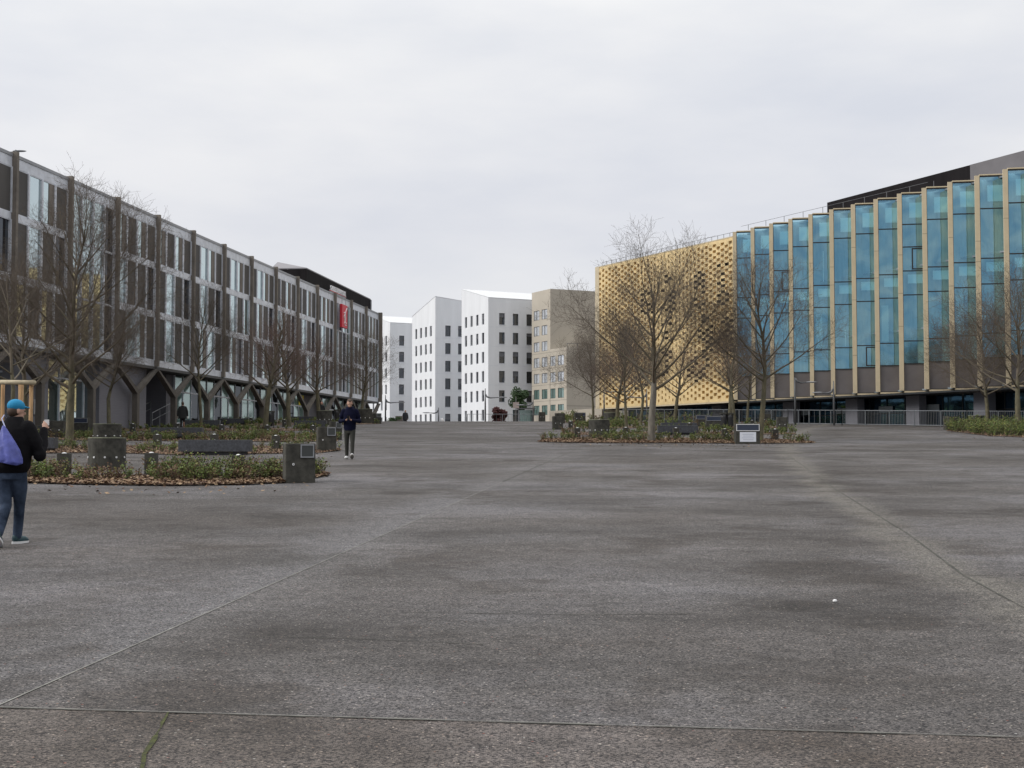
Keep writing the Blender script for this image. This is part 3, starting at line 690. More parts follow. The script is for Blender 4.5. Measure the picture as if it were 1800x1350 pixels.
wb.build('wall', M['beige'], BB)
jn = MB()
for z in [r_+.75 for r_ in rw[3:]]:
    jn.hexa([P(.02, z, -.012), P(13.8, z, -.012), P(13.8, z, 0), P(.02, z, 0), P(.02, z+.05, -.012), P(13.8, z+.05, -.012), P(13.8, z+.05, 0), P(.02, z+.05, 0)])
z = 10.0; PRb = lambda v, z, d: (o[0]+UR.x*v-NR.x*d, o[1]+UR.y*v-NR.y*d, z)
jn.hexa([PRb(.02, z, -.012), PRb(22, z, -.012), PRb(22, z, 0), PRb(.02, z, 0), PRb(.02, z+.07, -.012), PRb(22, z+.07, -.012), PRb(22, z+.07, 0), PRb(.02, z+.07, 0)])
jn.build('panel_joint', M['infill2'], BB)
windows(P, [w for w in wl if w[3] > 15], BB, [M['paleglass']], M['blackmetal'], sash=2, dep=.1, bl=0, seed=2); windows(P, [w for w in wl if w[3] < 15], BB, [M['greenglass']], M['blackmetal'], sash=2, dep=.1, bl=0, seed=3)
windows(P2, [w for w in wl2 if w[3] > 15], BB, [M['paleglass']], M['blackmetal'], sash=2, dep=.1, bl=0, seed=4); windows(P2, [w for w in wl2 if w[3] < 15], BB, [M['greenglass']], M['blackmetal'], sash=2, dep=.1, bl=0, seed=5)
q = MB()
for i in range(11): q.tube([q4(.3, .3+i*2.1, 20.6), q4(.3, .3+i*2.1, 21.3)], .05, 4)
q.tube([q4(.3, .3, 21.3), q4(.3, 21.8, 21.3)], .04, 4); q.build('roof_railing', M['lamp'], BB)
q = MB()
for (v, zz, s_) in ((19.5, 29.8, .8), (20.2, 28.6, 1.0), (19.0, 27.4, .7)): q.ell(q4(6.0, v, zz), s_, .4, .45, 8, 6)
q.tube([q4(6.0, 19.6, 31.7), q4(6, 19.6, 27)], .12, 5); q.build('roof_equipment', M['lamp'], BB)
# low wall seen under the gold wing's end
q = MB(); q.box(23.2, 34, -3, -1.0, 3.6, 6.1, fr=rf); o = q.build('low_annex', M['beige']); tag(o, 'low plain beige annex wall beyond the end of the gold screen', 'building')
# ------------------------------------------------------------------ street furniture
def bench():
    t = thing('bench', '', 'bench', group='dark granite block benches in the tree islands')
    b = MB(); b.box(-1.15, 1.15, -.26, .26, .10, .48); b.build('seat', M['granite'], t, bevel=.015)
    b = MB(); b.box(-1.149, 1.149, -.259, .259, .481, .486); b.build('seat_top', M['granitetop'], t)
    b = MB(); b.box(-1.0, 1.0, -.18, .18, -.05, .098); b.build('plinth', M['blackmetal'], t)
    return t
def bollard():
    t = thing('bollard', '', 'bollard', group='short square concrete bollards with pale caps')
    b = MB(); b.box(-.135, .135, -.135, .135, -.1, .5); b.build('post', M['block'], t, bevel=.012)
    b = MB(); b.ell((0, 0, .5), .06, .06, .025, 12, 6); b.build('cap', M['stud'], t, smooth=True)
    b = MB(); b.tube([(.05, -.136, .28), (.05, -.15, .28)], .028, 12); 
    s = b.build('stud', M['stud'], t); b = MB(); b.tube([(.05, -.1505, .28), (.05, -.154, .28)], .011, 8); b.build('stud_core', M['studcore'], s)
    return t
def block(kind='narrow'):
    t = thing('concrete_block', '', 'block', group='dark concrete pillars and blocks edging the islands')
    w = .32 if kind not in ('wide', 'broad') else .49
    b = MB(); b.box(-w, w, -.27, .27, -.15, .82); b.build('pillar', M['block'], t, bevel=.02)
    if kind in ('plate', 'wide', 'broad'):
        x0, x1 = (.0, w-.03) if kind == 'plate' else (-w+.02, w-.02)
        z0, z1 = .52, .80
        f_ = MB()
        for (a, bb, c, d) in ((x0, x1, z1-.025, z1), (x0, x1, z0, z0+.025), (x0, x0+.025, z0+.025, z1-.025), (x1-.025, x1, z0+.025, z1-.025)):
            f_.box(a, bb, -.292, -.272, c, d)
        fo = f_.build('plate_frame', M['stud'] if kind == 'wide' else M['metal2'], t)
        f_ = MB(); f_.box(x0+.025, x1-.025, -.284, -.273, z0+.025, z1-.025); f_.build('plate', M['screen'] if kind != 'plate' else M['greyplate'], fo)
    if kind == 'wide':
        f_ = MB(); f_.box(-.33, .33, -.281, -.272, .08, .475); n = f_.build('notice', M['paper'], t)
        f_ = MB()
        for i, (a, bb) in enumerate(((-.22, .23), (-.20, .19), (-.25, .25), (-.2, .22))): f_.box(a, bb, -.2835, -.2812, .38-i*.075, .395-i*.075)
        f_.build('writing', M['ink'], n)
    elif kind != 'broad':
        for x in (-.15,) if kind == 'plate' else (-.16, .16):
            b = MB(); b.tube([(x, -.27, .38), (x, -.283, .38)], .026, 12); s = b.build('stud', M['stud'], t)
            b = MB(); b.tube([(x, -.2835, .38), (x, -.287, .38)], .011, 8); b.build('stud_core', M['studcore'], s)
    return t
def drum():
    t = thing('concrete_drum', '', 'table', group='round concrete drums used as tables')
    b = MB(); b.cyl((0, 0), .48, -.1, .78, 32); b.build('drum', M['block'], t, bevel=.01)
    b = MB(); b.cyl((0, 0), .485, .781, .80, 32); b.build('table_top', M['lichen'], t)
    for a in (-150, -115, -80, -45, -10):
        x, y = math.cos(R(a)), math.sin(R(a))
        b = MB(); b.tube([(x*.475, y*.475, .30), (x*.495, y*.495, .30)], .026, 10); b.build('stud', M['stud'], t)
    return t
def bin_():
    t = thing('litter_bin', '', 'litter bin', group='black sack litter bins')
    b = MB(); b.box(-.24, .24, -.2, .2, 1.02, 1.12); b.build('lid', M['block'], t, bevel=.01)
    b = MB(); b.tube([(0, 0, .12), (.01, 0, .4), (0, .0, .8), (0, 0, 1.0)], [.13, .16, .19, .20], 12); b.build('sack', M['blackmetal'], t, smooth=True)
    b = MB(); b.box(.17, .22, -.03, .03, -.1, 1.02); b.build('post', M['blackmetal'], t)
    return t
def place(maker, arg, spots):
    first = None
    for (x, y, z, rz, label, sc_) in spots:
        if first is None:
            first = maker(arg) if arg else maker(); first.location = (x, y, z); first.rotation_euler = (0, 0, rz); first['label'] = label
            first.scale = sc_ if hasattr(sc_, '__len__') else (sc_,)*3
        else: dup(first, (x, y, z), rz, label, sc_)
def sp(px, d, label, rz=0, sc_=1.0):
    p = at(px, d); return (p.x, p.y, p.z, R(rz), label, sc_)
place(bench, None, [
    sp(379.5, 45, 'long dark granite bench nearest the camera, across the second planting strip', 0),
    sp(312, 64, 'dark granite bench behind and left of the nearest bench, half behind plants', 1, (1.02, 1, 1.1)),
    sp(355, 92, 'dark granite bench standing in front of the shop windows, beneath the slim tree', 0, (1.05, 1, 1.05)),
    sp(412, 104, 'dark granite bench almost hidden by green plants near the brown columns', 0, (.95, 1, 1)),
    sp(546, 90, 'dark granite bench just left of the walking man', 2, (.9, 1, 1.05)),
    sp(531, 118, 'far low granite bench with the pale top behind the pair of trees', 0, (.9, 1, 1)),
    sp(70, 48, 'dark granite bench cut off behind the man in the blue cap', 3, (.5, 1, 1)),
    sp(1191, 72.5, 'front dark granite bench behind the big bare tree in the middle island', 0, (.9, 1, 1)),
    sp(1193, 84, 'second dark granite bench behind the front one in the middle island', 0, (.93, 1, .95)),
    sp(1196, 96, 'rearmost granite bench of the three in the middle island', 0, (.95, 1, .95)),
    sp(77, 72, 'low dark block seat by the base of the big left tree', 4, (.45, 1, 1)),
    sp(120, 80, 'dark bench partly behind the big left tree trunk', 4, (.8, 1, 1.15))])
place(bollard, None, [
    sp(114, 32.7, 'square bollard left of the nearest drum, beside the blue-capped person'),
    sp(267, 33, 'square bollard with white cap just right of the big drum'),
    sp(420, 31.6, 'square bollard hidden in the front shrubs below the nearest bench'),
    sp(277, 51.6, 'slim bollard rising behind the front bench on its left'),
    sp(377, 52, 'bollard whose cap shows just behind the nearest bench'),
    sp(485, 50, 'slim bollard just left of the plate-bearing block'),
    sp(390, 73.5, 'bollard in the middle of the brown shrub strip'),
    sp(470, 72.6, 'bollard below the black litter bin'),
    sp(550, 72, 'bollard touching the second plate-bearing block'),
    sp(234, 77, 'bollard beside the tall drum left of the entrance steps'),
    sp(312, 79, 'low bollard showing over the second bench'),
    sp(441, 108, 'distant bollard in front of the shop windows'),
    sp(500, 96, 'bollard beside the trunk of the forked tree'),
    sp(1015, 65, 'bollard at the left of the lichen-topped drum in the middle island'),
    sp(1003, 88, 'bollard behind the plants at the left of the middle island'),
    sp(1100, 66, 'bollard next to the slender tree trunk in the middle island'),
    sp(1093, 100, 'distant bollard behind the lichen-topped drum'),
    sp(1188, 65, 'bollard in front of the granite benches of the middle island'),
    sp(1274, 62.5, 'bollard just left of the white notice'),
    sp(1362, 62, 'bollard among plants right of the white notice'),
    sp(1212, 80, 'bollard between the stacked rows of granite benches'),
    sp(1322, 92, 'small bollard behind the white notice block'),
    sp(1710, 84, 'bollard in the green plants by the right-hand fence')])
place(block, 'plate', [
    sp(526, 29.7, 'nearest dark concrete block with a metal-framed plate at the end of the front bed', 14, (.98, 1.3, 1)),
    sp(574, 48.5, 'second plate-bearing concrete block, mossy at its foot', 12, (1.0, 1.4, 1.02)),
    sp(590, 63, 'third concrete block partly hidden behind the second, beside the walking man', 10, (.85, 1.2, 1)),
    sp(662, 110, 'lone concrete block at the far tip of the left island', 8, (1.15, 1.2, 1))])
place(block, 'wide', [
    sp(1312.5, 57.0, 'wide dark block carrying a white notice at the front of the middle island', 0),
    ])
place(block, 'broad', [
    sp(1254, 88, 'wide block with a dark framed plate directly behind the litter bins'),
    sp(1235, 96, 'wide block with a pale framed plate in front of the gold building'),
    sp(1019, 118, 'distant wide block with a blue-grey plate beside the beige building'),
    sp(142, 79, 'wide block with a framed plate behind the big left tree')])
place(block, 'narrow', [
    sp(980, 87, 'dark square pillar at the left tip of the middle island', 5, (1, 1, 1.0)),
    sp(984, 112, 'dark square pillar partly hidden behind the left tip pillar', 5, (1.2, 1, 1)),
    sp(1016.5, 112, 'dark square pillar standing between the tip pillar and the lichen drum', 5, (1.05, 1, 1.0)),
    sp(952.5, 124, 'dark square pillar at the crest in front of the beige building', 5, (.9, 1, 1.0)),
    sp(1374, 82, 'dark square pillar at the right end of the middle island with two studs', -4, (.95, 1, 1)),
    sp(1347, 105, 'dark pillar seen left of the right-end pillar', -4),
    sp(1670, 86, 'dark square pillar at the left end of the right-hand bed', 22, (1.0, 1, 1)),
    sp(99, 66, 'square block left of the big left tree trunk', 6, (1.2, 1, 1))])
place(drum, None, [
    sp(189, 35.5, 'largest nearest round concrete drum with studs round its side', 0, (.98, .98, 1)),
    sp(189, 58, 'round concrete drum directly behind the nearest one', 0, (1.2, 1.2, 1)),
    sp(220, 90, 'tall concrete drum in front of the grey wall by the entrance steps', 0, (1.05, 1.05, 1.1)),
    sp(570, 104, 'raised concrete drum at the right of the far benches', 0, (1.2, 1.2, 1.35)),
    sp(641, 112, 'wide raised drum beside the lone concrete block', 0, (1.3, 1.3, 1.45)),
    sp(1053, 69, 'round drum with pale green lichen top in the middle island', 0, (1.08, 1.08, 1.05)),
    sp(1074, 104, 'far drum with lichen top seen over the nearer lichen drum', 0, (1.05, 1.05, 1.15)),
    sp(1717, 94, 'round drum behind the plants in the right-hand bed', 0, (1.2, 1.2, 1.0))])
place(bin_, None, [
    sp(476, 92, 'black sack bin with concrete lid in front of the forked tree', 0),
    sp(592, 112, 'black sack bin seen just left of the walking man', 0),
    sp(1272, 84, 'black sack bin, left of the pair in the middle island', 0, .95),
    sp(1283, 84, 'black sack bin, right of the pair in the middle island', 0, .95)])
# fence in front of the right building
def fence(name, label, p0, p1, h, bars, post, root_z=None):
    t = thing(name, label, 'fence', (p0.x, p0.y, gz(p0.y)))
    d = (p1-p0); Lh = math.hypot(d.x, d.y); n = int(Lh/post)
    Q = lambda s: Vector((p0.x+d.x*s/Lh, p0.y+d.y*s/Lh, gz(p0.y+d.y*s/Lh)))
    for i in range(n+1):
        p = Q(Lh*i/n); b = MB(); b.box(p.x-.03, p.x+.03, p.y-.03, p.y+.03, p.z-.1, p.z+h); b.build('post', M['steel'], t)
    r_ = MB(); rail = []
    for i in range(n):
        a, c = Q(Lh*i/n), Q(Lh*(i+1)/n)
        for z in (.10, h-.02): r_.tube([a+Vector((0, 0, z)), c+Vector((0, 0, z))], .022, 5)
    r_.build('rail', M['steel'], t)
    b_ = MB(); m = int(Lh/bars)
    for i in range(m): p = Q((i+.5)*Lh/m); b_.tube([p+Vector((0, 0, .1)), p+Vector((0, 0, h-.02))], .011, 4, cap=False)
    b_.build('infill_bars', M['steel'], t)
    return t
pF = [at(1095, 119), at(1385, 106.5), at(1480, 102.5), at(1700, 94.2), at(1930, 88.5)]
fence('railing', 'grey bar railing behind the middle island, left stretch before the gold building', pF[0], pF[1], 1.12, .14, 1.5)
fence('railing', 'grey railing stretch with wide glassy-looking panels by the lamp posts', pF[1], pF[2], 1.12, .9, .9)
fence('railing', 'grey bar railing under the blue glazing, right-hand stretch', pF[2], pF[3], 1.12, .13, 1.9)
fence('railing', 'grey bar railing behind the right-hand bed', pF[3], pF[4], 1.12, .13, 1.9)
fence('railing', 'low dark railing along the crest in front of the white buildings', at(822, 131), at(944, 131), .85, .35, 1.6)
# lamp posts
def lamp(label, px, d, h, arm, zarm, side, kind=0):
    p = at(px, d); t = thing('street_lamp', label, 'street lamp', (p.x, p.y, p.z), group='slim grey street lamps with one side arm')
    b = MB(); z = p.z; b.tube([p+Vector((0, 0, -.2)), p+Vector((0, 0, h*.6)), p+Vector((0, 0, h))], [.085, .07, .035], 8); b.build('pole', M['lamp'], t, smooth=True)
    b = MB(); a0 = p+Vector((0, 0, zarm)); s = side
    b.tube([a0+Vector((s*.05, 0, .35)), a0+Vector((s*.16, 0, .1)), a0+Vector((s*.45, 0, 0)), a0+Vector((s*arm*.6, 0, .02)), a0+Vector((s*arm, 0, .06))], [.05, .09, .07, .05, .04], 6); b.build('arm', M['lamp'], t, smooth=True)
    b = MB(); b.ell(a0+Vector((s*(arm+.1), 0, .05)), .45, .16, .06, 12, 6); b.build('lamp_head', M['metal2'], t, smooth=True)
lamp('street lamp at the crest near the end of the brown office block', 677.5, 134, 2.9, 1.35, 2.15, 1)
lamp('street lamp before the middle white building, its arm pointing left', 771, 150, 3.0, 1.2, 2.4, -1)
lamp('taller street lamp before the tallest white building, arm pointing right', 853, 132, 3.35, 1.55, 2.45, 1)
lamp('street lamp in front of the beige building with its arm to the left', 937, 136, 3.1, 1.1, 2.05, -1)
lamp('street lamp behind the lichen drum in front of the gold screen', 1062, 128, 3.0, 1.9, 2.75, 1)
lamp('street lamp half hidden behind the big middle tree, arm to the left', 1137, 124, 2.9, 1.3, 2.1, -1)
lamp('slim pole lamp left of the two by the blue glazing, lamp head at its right', 1398, 104, 3.55, 1.15, 3.15, 1)
lamp('street lamp against the blue glazing with arm pointing left', 1466, 102, 3.25, 1.05, 2.35, -1)
# tree stake frame
T = gxy(20, 833); t = thing('tree_stake_frame', 'round timber stake frame around a young tree behind the man in the blue cap', 'tree guard', (T.x, T.y, T.z))
for (px, dd) in ((4, 33.2), (36, 33.4), (54, 32.6)):
    p = at(px, dd); b = MB(); b.tube([p+Vector((0, 0, -.2)), p+Vector((0, 0, 2.12))], .046 if px != 36 else .06, 10); b.build('stake', M['wood'], t, smooth=True)
b = MB(); a = at(-22, 33, gz(33)+2.18); c = at(60, 32.5, gz(33)+2.14); b.tube([a, c], .055, 10); b.build('crossrail', M['woodpale'], t, smooth=True)
# small box on the roof edge, paper scrap, cups
p = gxy(125, 851); b = MB(); rr = random.Random(5)
for i in range(6):
    x = p.x-.12+.05*i; b.quad((x, p.y-.05, p.z+.012+rr.random()*.03), (x+.06, p.y-.06, p.z+.012+rr.random()*.03), (x+.055, p.y+.06, p.z+.02+rr.random()*.04), (x, p.y+.05, p.z+.02+rr.random()*.03))
tag(b.build('crumpled_card', mat('brown_card', (.45, .29, .19), .9)), 'crumpled scrap of brown card lying before the front bed', 'litter')
p = gxy(1464, 1057); b = MB(); b.ell((p.x, p.y, p.z+.014), .02, .018, .014, 8, 6); tag(b.build('paper_scrap', M['stud']), 'small white scrap on the paving at the lower right', 'litter')
# distant bits at the crest
M['leafred'] = mat('dark_red_leaf', (.075, .022, .022), .8, .4, 8); M['leafgreen'] = mat('green_leaf', (.045, .085, .03), .8, .4, 6)
def leafball(name, label, cat, c, rx, rz, n, m, seed, size=.16, trunk=None):
    rr = random.Random(seed); t = thing(name, label, cat, (c.x, c.y, gz(c.y)))
    b = MB()
    lob = [(rr.uniform(-.6, .6)*rx, rr.uniform(-.4, .4)*rx, rr.uniform(-.5, .6)*rz, rr.uniform(.3, .55)) for _ in range(9)]
    for i in range(n):
        l = lob[i % 9]; v = Vector((rr.gauss(0, 1), rr.gauss(0, 1), rr.gauss(0, 1))).normalized()*rr.random()**.4
        q_ = Vector((c.x+l[0]+v.x*rx*l[3], c.y+l[1]+v.y*rx*l[3], c.z+l[2]+v.z*rz*l[3]))
        if q_.z < gz(c.y)+.03: continue
        u = Vector((rr.gauss(0, 1), rr.gauss(0, 1), rr.gauss(0, 1))).normalized()*size*.5; w = u.orthogonal().normalized()*size*.4
        b.quad(q_-u-w, q_+u-w, q_+u+w, q_-u+w)
    b.build('foliage', m, t)
    b = MB(); b.tube([(c.x, c.y, gz(c.y)-.1), (c.x, c.y, c.z)], .06, 6)
    for i in range(5): l = lob[i]; b.tube([(c.x, c.y, c.z-rz*.5), (c.x+l[0], c.y+l[1], c.z+l[2])], .025, 4)
    b.build('stem', M['blackmetal'], t)
leafball('shrub', 'dark red leafy shrub in front of the tallest white building', 'shrub', at(878, 134, 5.1), 1.0, .95, 1500, M['leafred'], 3)
leafball('small_tree', 'small evergreen tree before the right half of the tallest white building', 'tree', at(914, 150, 7.35), 1.15, 1.3, 1600, M['leafgreen'], 5)
leafball('shrub', 'low green shrub at the crest behind the lone concrete block', 'shrub', at(693, 132, 4.75), .75, .4, 500, M['leafgreen'], 7, .1)
p = at(907, 138); t = thing('signpost', 'slim post with a small square sign beside the red shrub', 'sign', p)
b = MB(); b.tube([p, p+Vector((0, 0, 3.1))], .05, 6); b.build('pole', M['steel'], t); b = MB(); b.box(p.x-.3, p.x+.3, p.y-.08, p.y-.055, p.z+1.95, p.z+2.55); b.build('sign_plate', mat('faded_sign', (.45, .38, .36), .7), t)
p = at(925, 142); t = thing('shelter', 'small glazed waiting shelter between the signpost and the beige building', 'shelter', p)
b = MB()
for dx in (-.75, .75): b.tube([p+Vector((dx, 0, -.1)), p+Vector((dx, 0, 2.2))], .045, 6)
b.build('post', M['lamp'], t); b = MB(); b.box(p.x-.95, p.x+.95, p.y-.5, p.y+.7, p.z+2.2, p.z+2.3); b.build('roof', M['lamp'], t)
b = MB(); b.box(p.x-.7, p.x+.7, p.y+.05, p.y+.07, p.z+.2, p.z+2.1); b.build('pane', M['greenglass'], t)
p = at(777, 134); b = MB(); b.ell(p+Vector((0, 0, .35)), .2, .2, .33, 12, 8); tag(b.build('boundary_stone', M['stud'], smooth=True), 'rounded white stone at the crest before the middle white building', 'stone')
p = at(701.5, 133); b = MB(); b.box(p.x-.33, p.x+.33, p.y-.3, p.y+.3, p.z-.1, p.z+.8); tag(b.build('utility_box', M['infill2'], bevel=.02), 'square brown utility cabinet at the crest beside the distant person', 'cabinet')

# ------------------------------------------------------------------ planting beds
def bedpoly(front, back, dz=.02):            # pixel rows -> ground polygon strip
    q = MB(); n = len(front)
    for i in range(n-1):
        a, b, c, d = gxy(*front[i]), gxy(*front[i+1]), gxy(*back[i+1]), gxy(*back[i])
        for p in (a, b, c, d): p.z += dz
        q.quad(a, b, c, d)
    return q
def lerp(a, b, t): return a+(b-a)*t
LM = [mat('shrub_green', (.060, .100, .020), .75, .5, 3, col2=(.15, .21, .045)), mat('shrub_brown', (.15, .088, .055), .85, .4, 3),
      mat('shrub_olive', (.17, .165, .055), .8, .4, 3), mat('twig_brown', (.085, .062, .05), .9), mat('shrub_yellow', (.22, .24, .05), .8, .3, 3)]
litter_m = [mat('leaf_brown', (.15, .085, .045), .9, .3, 9), mat('leaf_tan', (.30, .21, .13), .9, .3, 9), mat('leaf_dark', (.07, .035, .025), .9)]
def planting(front, back, label_s, label_l, dens, h, seed, leaf=.035, green=.5, lit=60, skip=(), v0=0):
    rr = random.Random(seed); q = bedpoly(front, back)
    tag(q.build('planting_bed', M['mulch']), kind='structure')
    n = len(front); cells = []
    for i in range(n-1):
        a, b, c, d = gxy(*front[i]), gxy(*front[i+1]), gxy(*back[i+1]), gxy(*back[i])
        ar = abs((b-a).cross(d-a).z)*.5+abs((b-c).cross(d-c).z)*.5
        cells.append((a, b, c, d, ar))
    s = MB(); l = MB()
    for (a, b, c, d, ar) in cells:
        for _ in range(int(ar*dens)+(1 if rr.random() < ar*dens % 1 else 0)):
            u, v = rr.random(), v0+(1-v0)*rr.random()
            p = a.lerp(b, u).lerp(d.lerp(c, u), v); patch = math.sin(p.x*1.7+seed)+math.sin(p.x*.63+p.y*.9+seed*2)
            if patch < -.35 and rr.random() < .7: continue
            if any(math.hypot(p.x-sx_, p.y-sy_) < sr for sx_, sy_, sr in skip): continue
            hh = h*rr.uniform(.55, 1.1)*(1+.18*patch); g_ = rr.random() < green+.22*patch
            ns = rr.randint(5, 8)
            for _k in range(ns):
                an = rr.uniform(0, 6.28); ln = rr.uniform(.25, .75); dx, dy = math.cos(an)*ln*hh*.7, math.sin(an)*ln*hh*.7
                hz = hh*rr.uniform(.6, 1)
                top = p+Vector((dx, dy, hz)); midp = p+Vector((dx*.35, dy*.35, hz*.55))
                s.tube([p, midp, top], [.006, .0045, .002], 3, 3, cap=False)
                for _j in range(int(rr.randint(9, 15)*(1 if g_ else .75))):
                    t_ = rr.random()**.6; bp = p.lerp(midp, t_*2) if t_ < .5 else midp.lerp(top, t_*2-1)
                    bp = bp+Vector((rr.gauss(0, .03), rr.gauss(0, .03), rr.gauss(0, .025))); w = leaf*rr.uniform(.6, 1.3)
                    u1 = Vector((rr.gauss(0, 1), rr.gauss(0, 1), rr.gauss(0, .6))).normalized()*w*.6; v1 = Vector((rr.gauss(0, 1), rr.gauss(0, 1), rr.gauss(0, 1))).cross(u1).normalized()*w*.34
                    mi = (0 if rr.random() < .72 else (2 if rr.random() < .8 else 4)) if g_ else (1 if rr.random() < .7 else 2)
                    s.quad(bp-u1, bp-v1, bp+u1, bp+v1, mi)
        for _ in range(int(ar*lit)):
            u, v = rr.random(), (rr.random()**1.4*1.05-.04 if rr.random() > .015 else -rr.random()**2*.9); p = a.lerp(b, u).lerp(d.lerp(c, u), v); w = rr.uniform(.025, .055)
            an = rr.uniform(0, 6.28); u1 = Vector((math.cos(an)*w, math.sin(an)*w, rr.uniform(-.4, .4)*w)); v1 = Vector((-math.sin(an)*w*.6, math.cos(an)*w*.6, rr.uniform(-.4, .4)*w))
            p = p+Vector((0, 0, .035+rr.random()*.03 if v > -.04 else .012)); l.quad(p-u1, p-v1, p+u1, p+v1, rr.choice((0, 0, 1, 2)) if rr.random() < .8 else 1)
    tag(s.build('low_shrubs', LM), label_s, 'shrubs', kind='stuff'); tag(l.build('leaf_litter', litter_m), label_l, 'leaves', kind='stuff')
planting([(-80, 842), (50, 849), (150, 852), (300, 854), (440, 852), (500, 849), (545, 843), (582, 835)], [(-80, 832), (50, 836), (150, 838), (300, 838), (440, 838), (500, 837), (540, 834), (570, 832)],
         'low green and russet shrubs filling the nearest planting strip', 'tan fallen leaves along the nearest planting strip', 17, .47, 1, .046, .60, 380, skip=[(gxy(526,846).x, 29.4, .55)], v0=.36)
planting([(-60, 797), (60, 797), (180, 796), (320, 800), (450, 798), (560, 797), (600, 792)], [(-60, 786), (60, 785), (180, 784), (320, 785), (450, 785), (550, 785), (585, 786)],
         'thin sparse shrubs in the second planting strip', 'dark brown leaves in the second planting strip', 1.5, .42, 2, .045, .75, 90)
planting([(-40, 772), (100, 774), (260, 775), (400, 776), (520, 777), (595, 776)], [(-40, 765), (100, 766), (260, 767), (400, 767), (520, 767), (590, 769)],
         'brown-green shrubs in the third planting strip behind the nearest bench', 'fallen leaves in the third planting strip', 5.0, .42, 3, .055, .48, 60)
planting([(-20, 757), (190, 758), (330, 758), (480, 758), (600, 757)], [(-20, 753), (190, 753), (330, 753), (480, 753), (596, 753.5)],
         'shrubs in the fourth strip below the brown office block', 'red-brown leaves in the fourth strip', 1.3, .42, 4, .07, .7, 25)
planting([(60, 748.5), (240, 748), (330, 748), (480, 748), (600, 747), (668, 745.5)], [(60, 744), (240, 744), (330, 743.5), (480, 743.5), (600, 743), (660, 743)],
         'dark green shrubs of the farthest strip before the shop windows', 'leaves in the farthest left strip', 1.0, .5, 5, .09, .85, 5)
planting([(945, 777), (1000, 778.5), (1100, 779), (1200, 779), (1290, 780), (1370, 780), (1432, 779)], [(958, 772), (1000, 771), (1100, 771), (1200, 771), (1290, 772), (1370, 773), (1425, 777.5)],
         'low shrubs lining the front of the middle island', 'dark red mulch leaves along the front of the middle island', 2.5, .44, 6, .05, .62, 190, v0=.25, skip=[(gxy(1312,779).x, 57.6, 1.0)])
planting([(985, 765), (1060, 765), (1140, 764), (1240, 764), (1330, 764), (1400, 764)], [(985, 760.5), (1060, 760), (1140, 760), (1240, 760), (1330, 760), (1395, 762)],
         'green shrubs in the second strip of the middle island', 'leaves in the second strip of the middle island', 2.0, .48, 7, .065, .68, 40)
planting([(1000, 753), (1100, 753), (1240, 753), (1385, 753)], [(1000, 749), (1100, 749), (1240, 749), (1380, 750)],
         'shrubs in the rear strip of the middle island', 'leaves in the rear strip of the middle island', 1.6, .6, 8, .08, .75, 10)
planting([(985, 743.5), (1040, 743), (1130, 743), (1250, 743)], [(985, 741), (1040, 741), (1130, 741), (1250, 741)],
         'far shrubs beside the beige building', 'leaves around the far shrubs by the beige building', 1.0, .9, 18, .12, .8, 2)
planting([(1664, 758), (1700, 762), (1740, 767), (1800, 769), (1900, 770)], [(1675, 754), (1710, 755), (1760, 756), (1810, 756), (1900, 757)],
         'dense bright green shrubs in the right-hand bed by the railing', 'leaves in the right-hand bed', 6.5, .78, 9, .07, .95, 30)

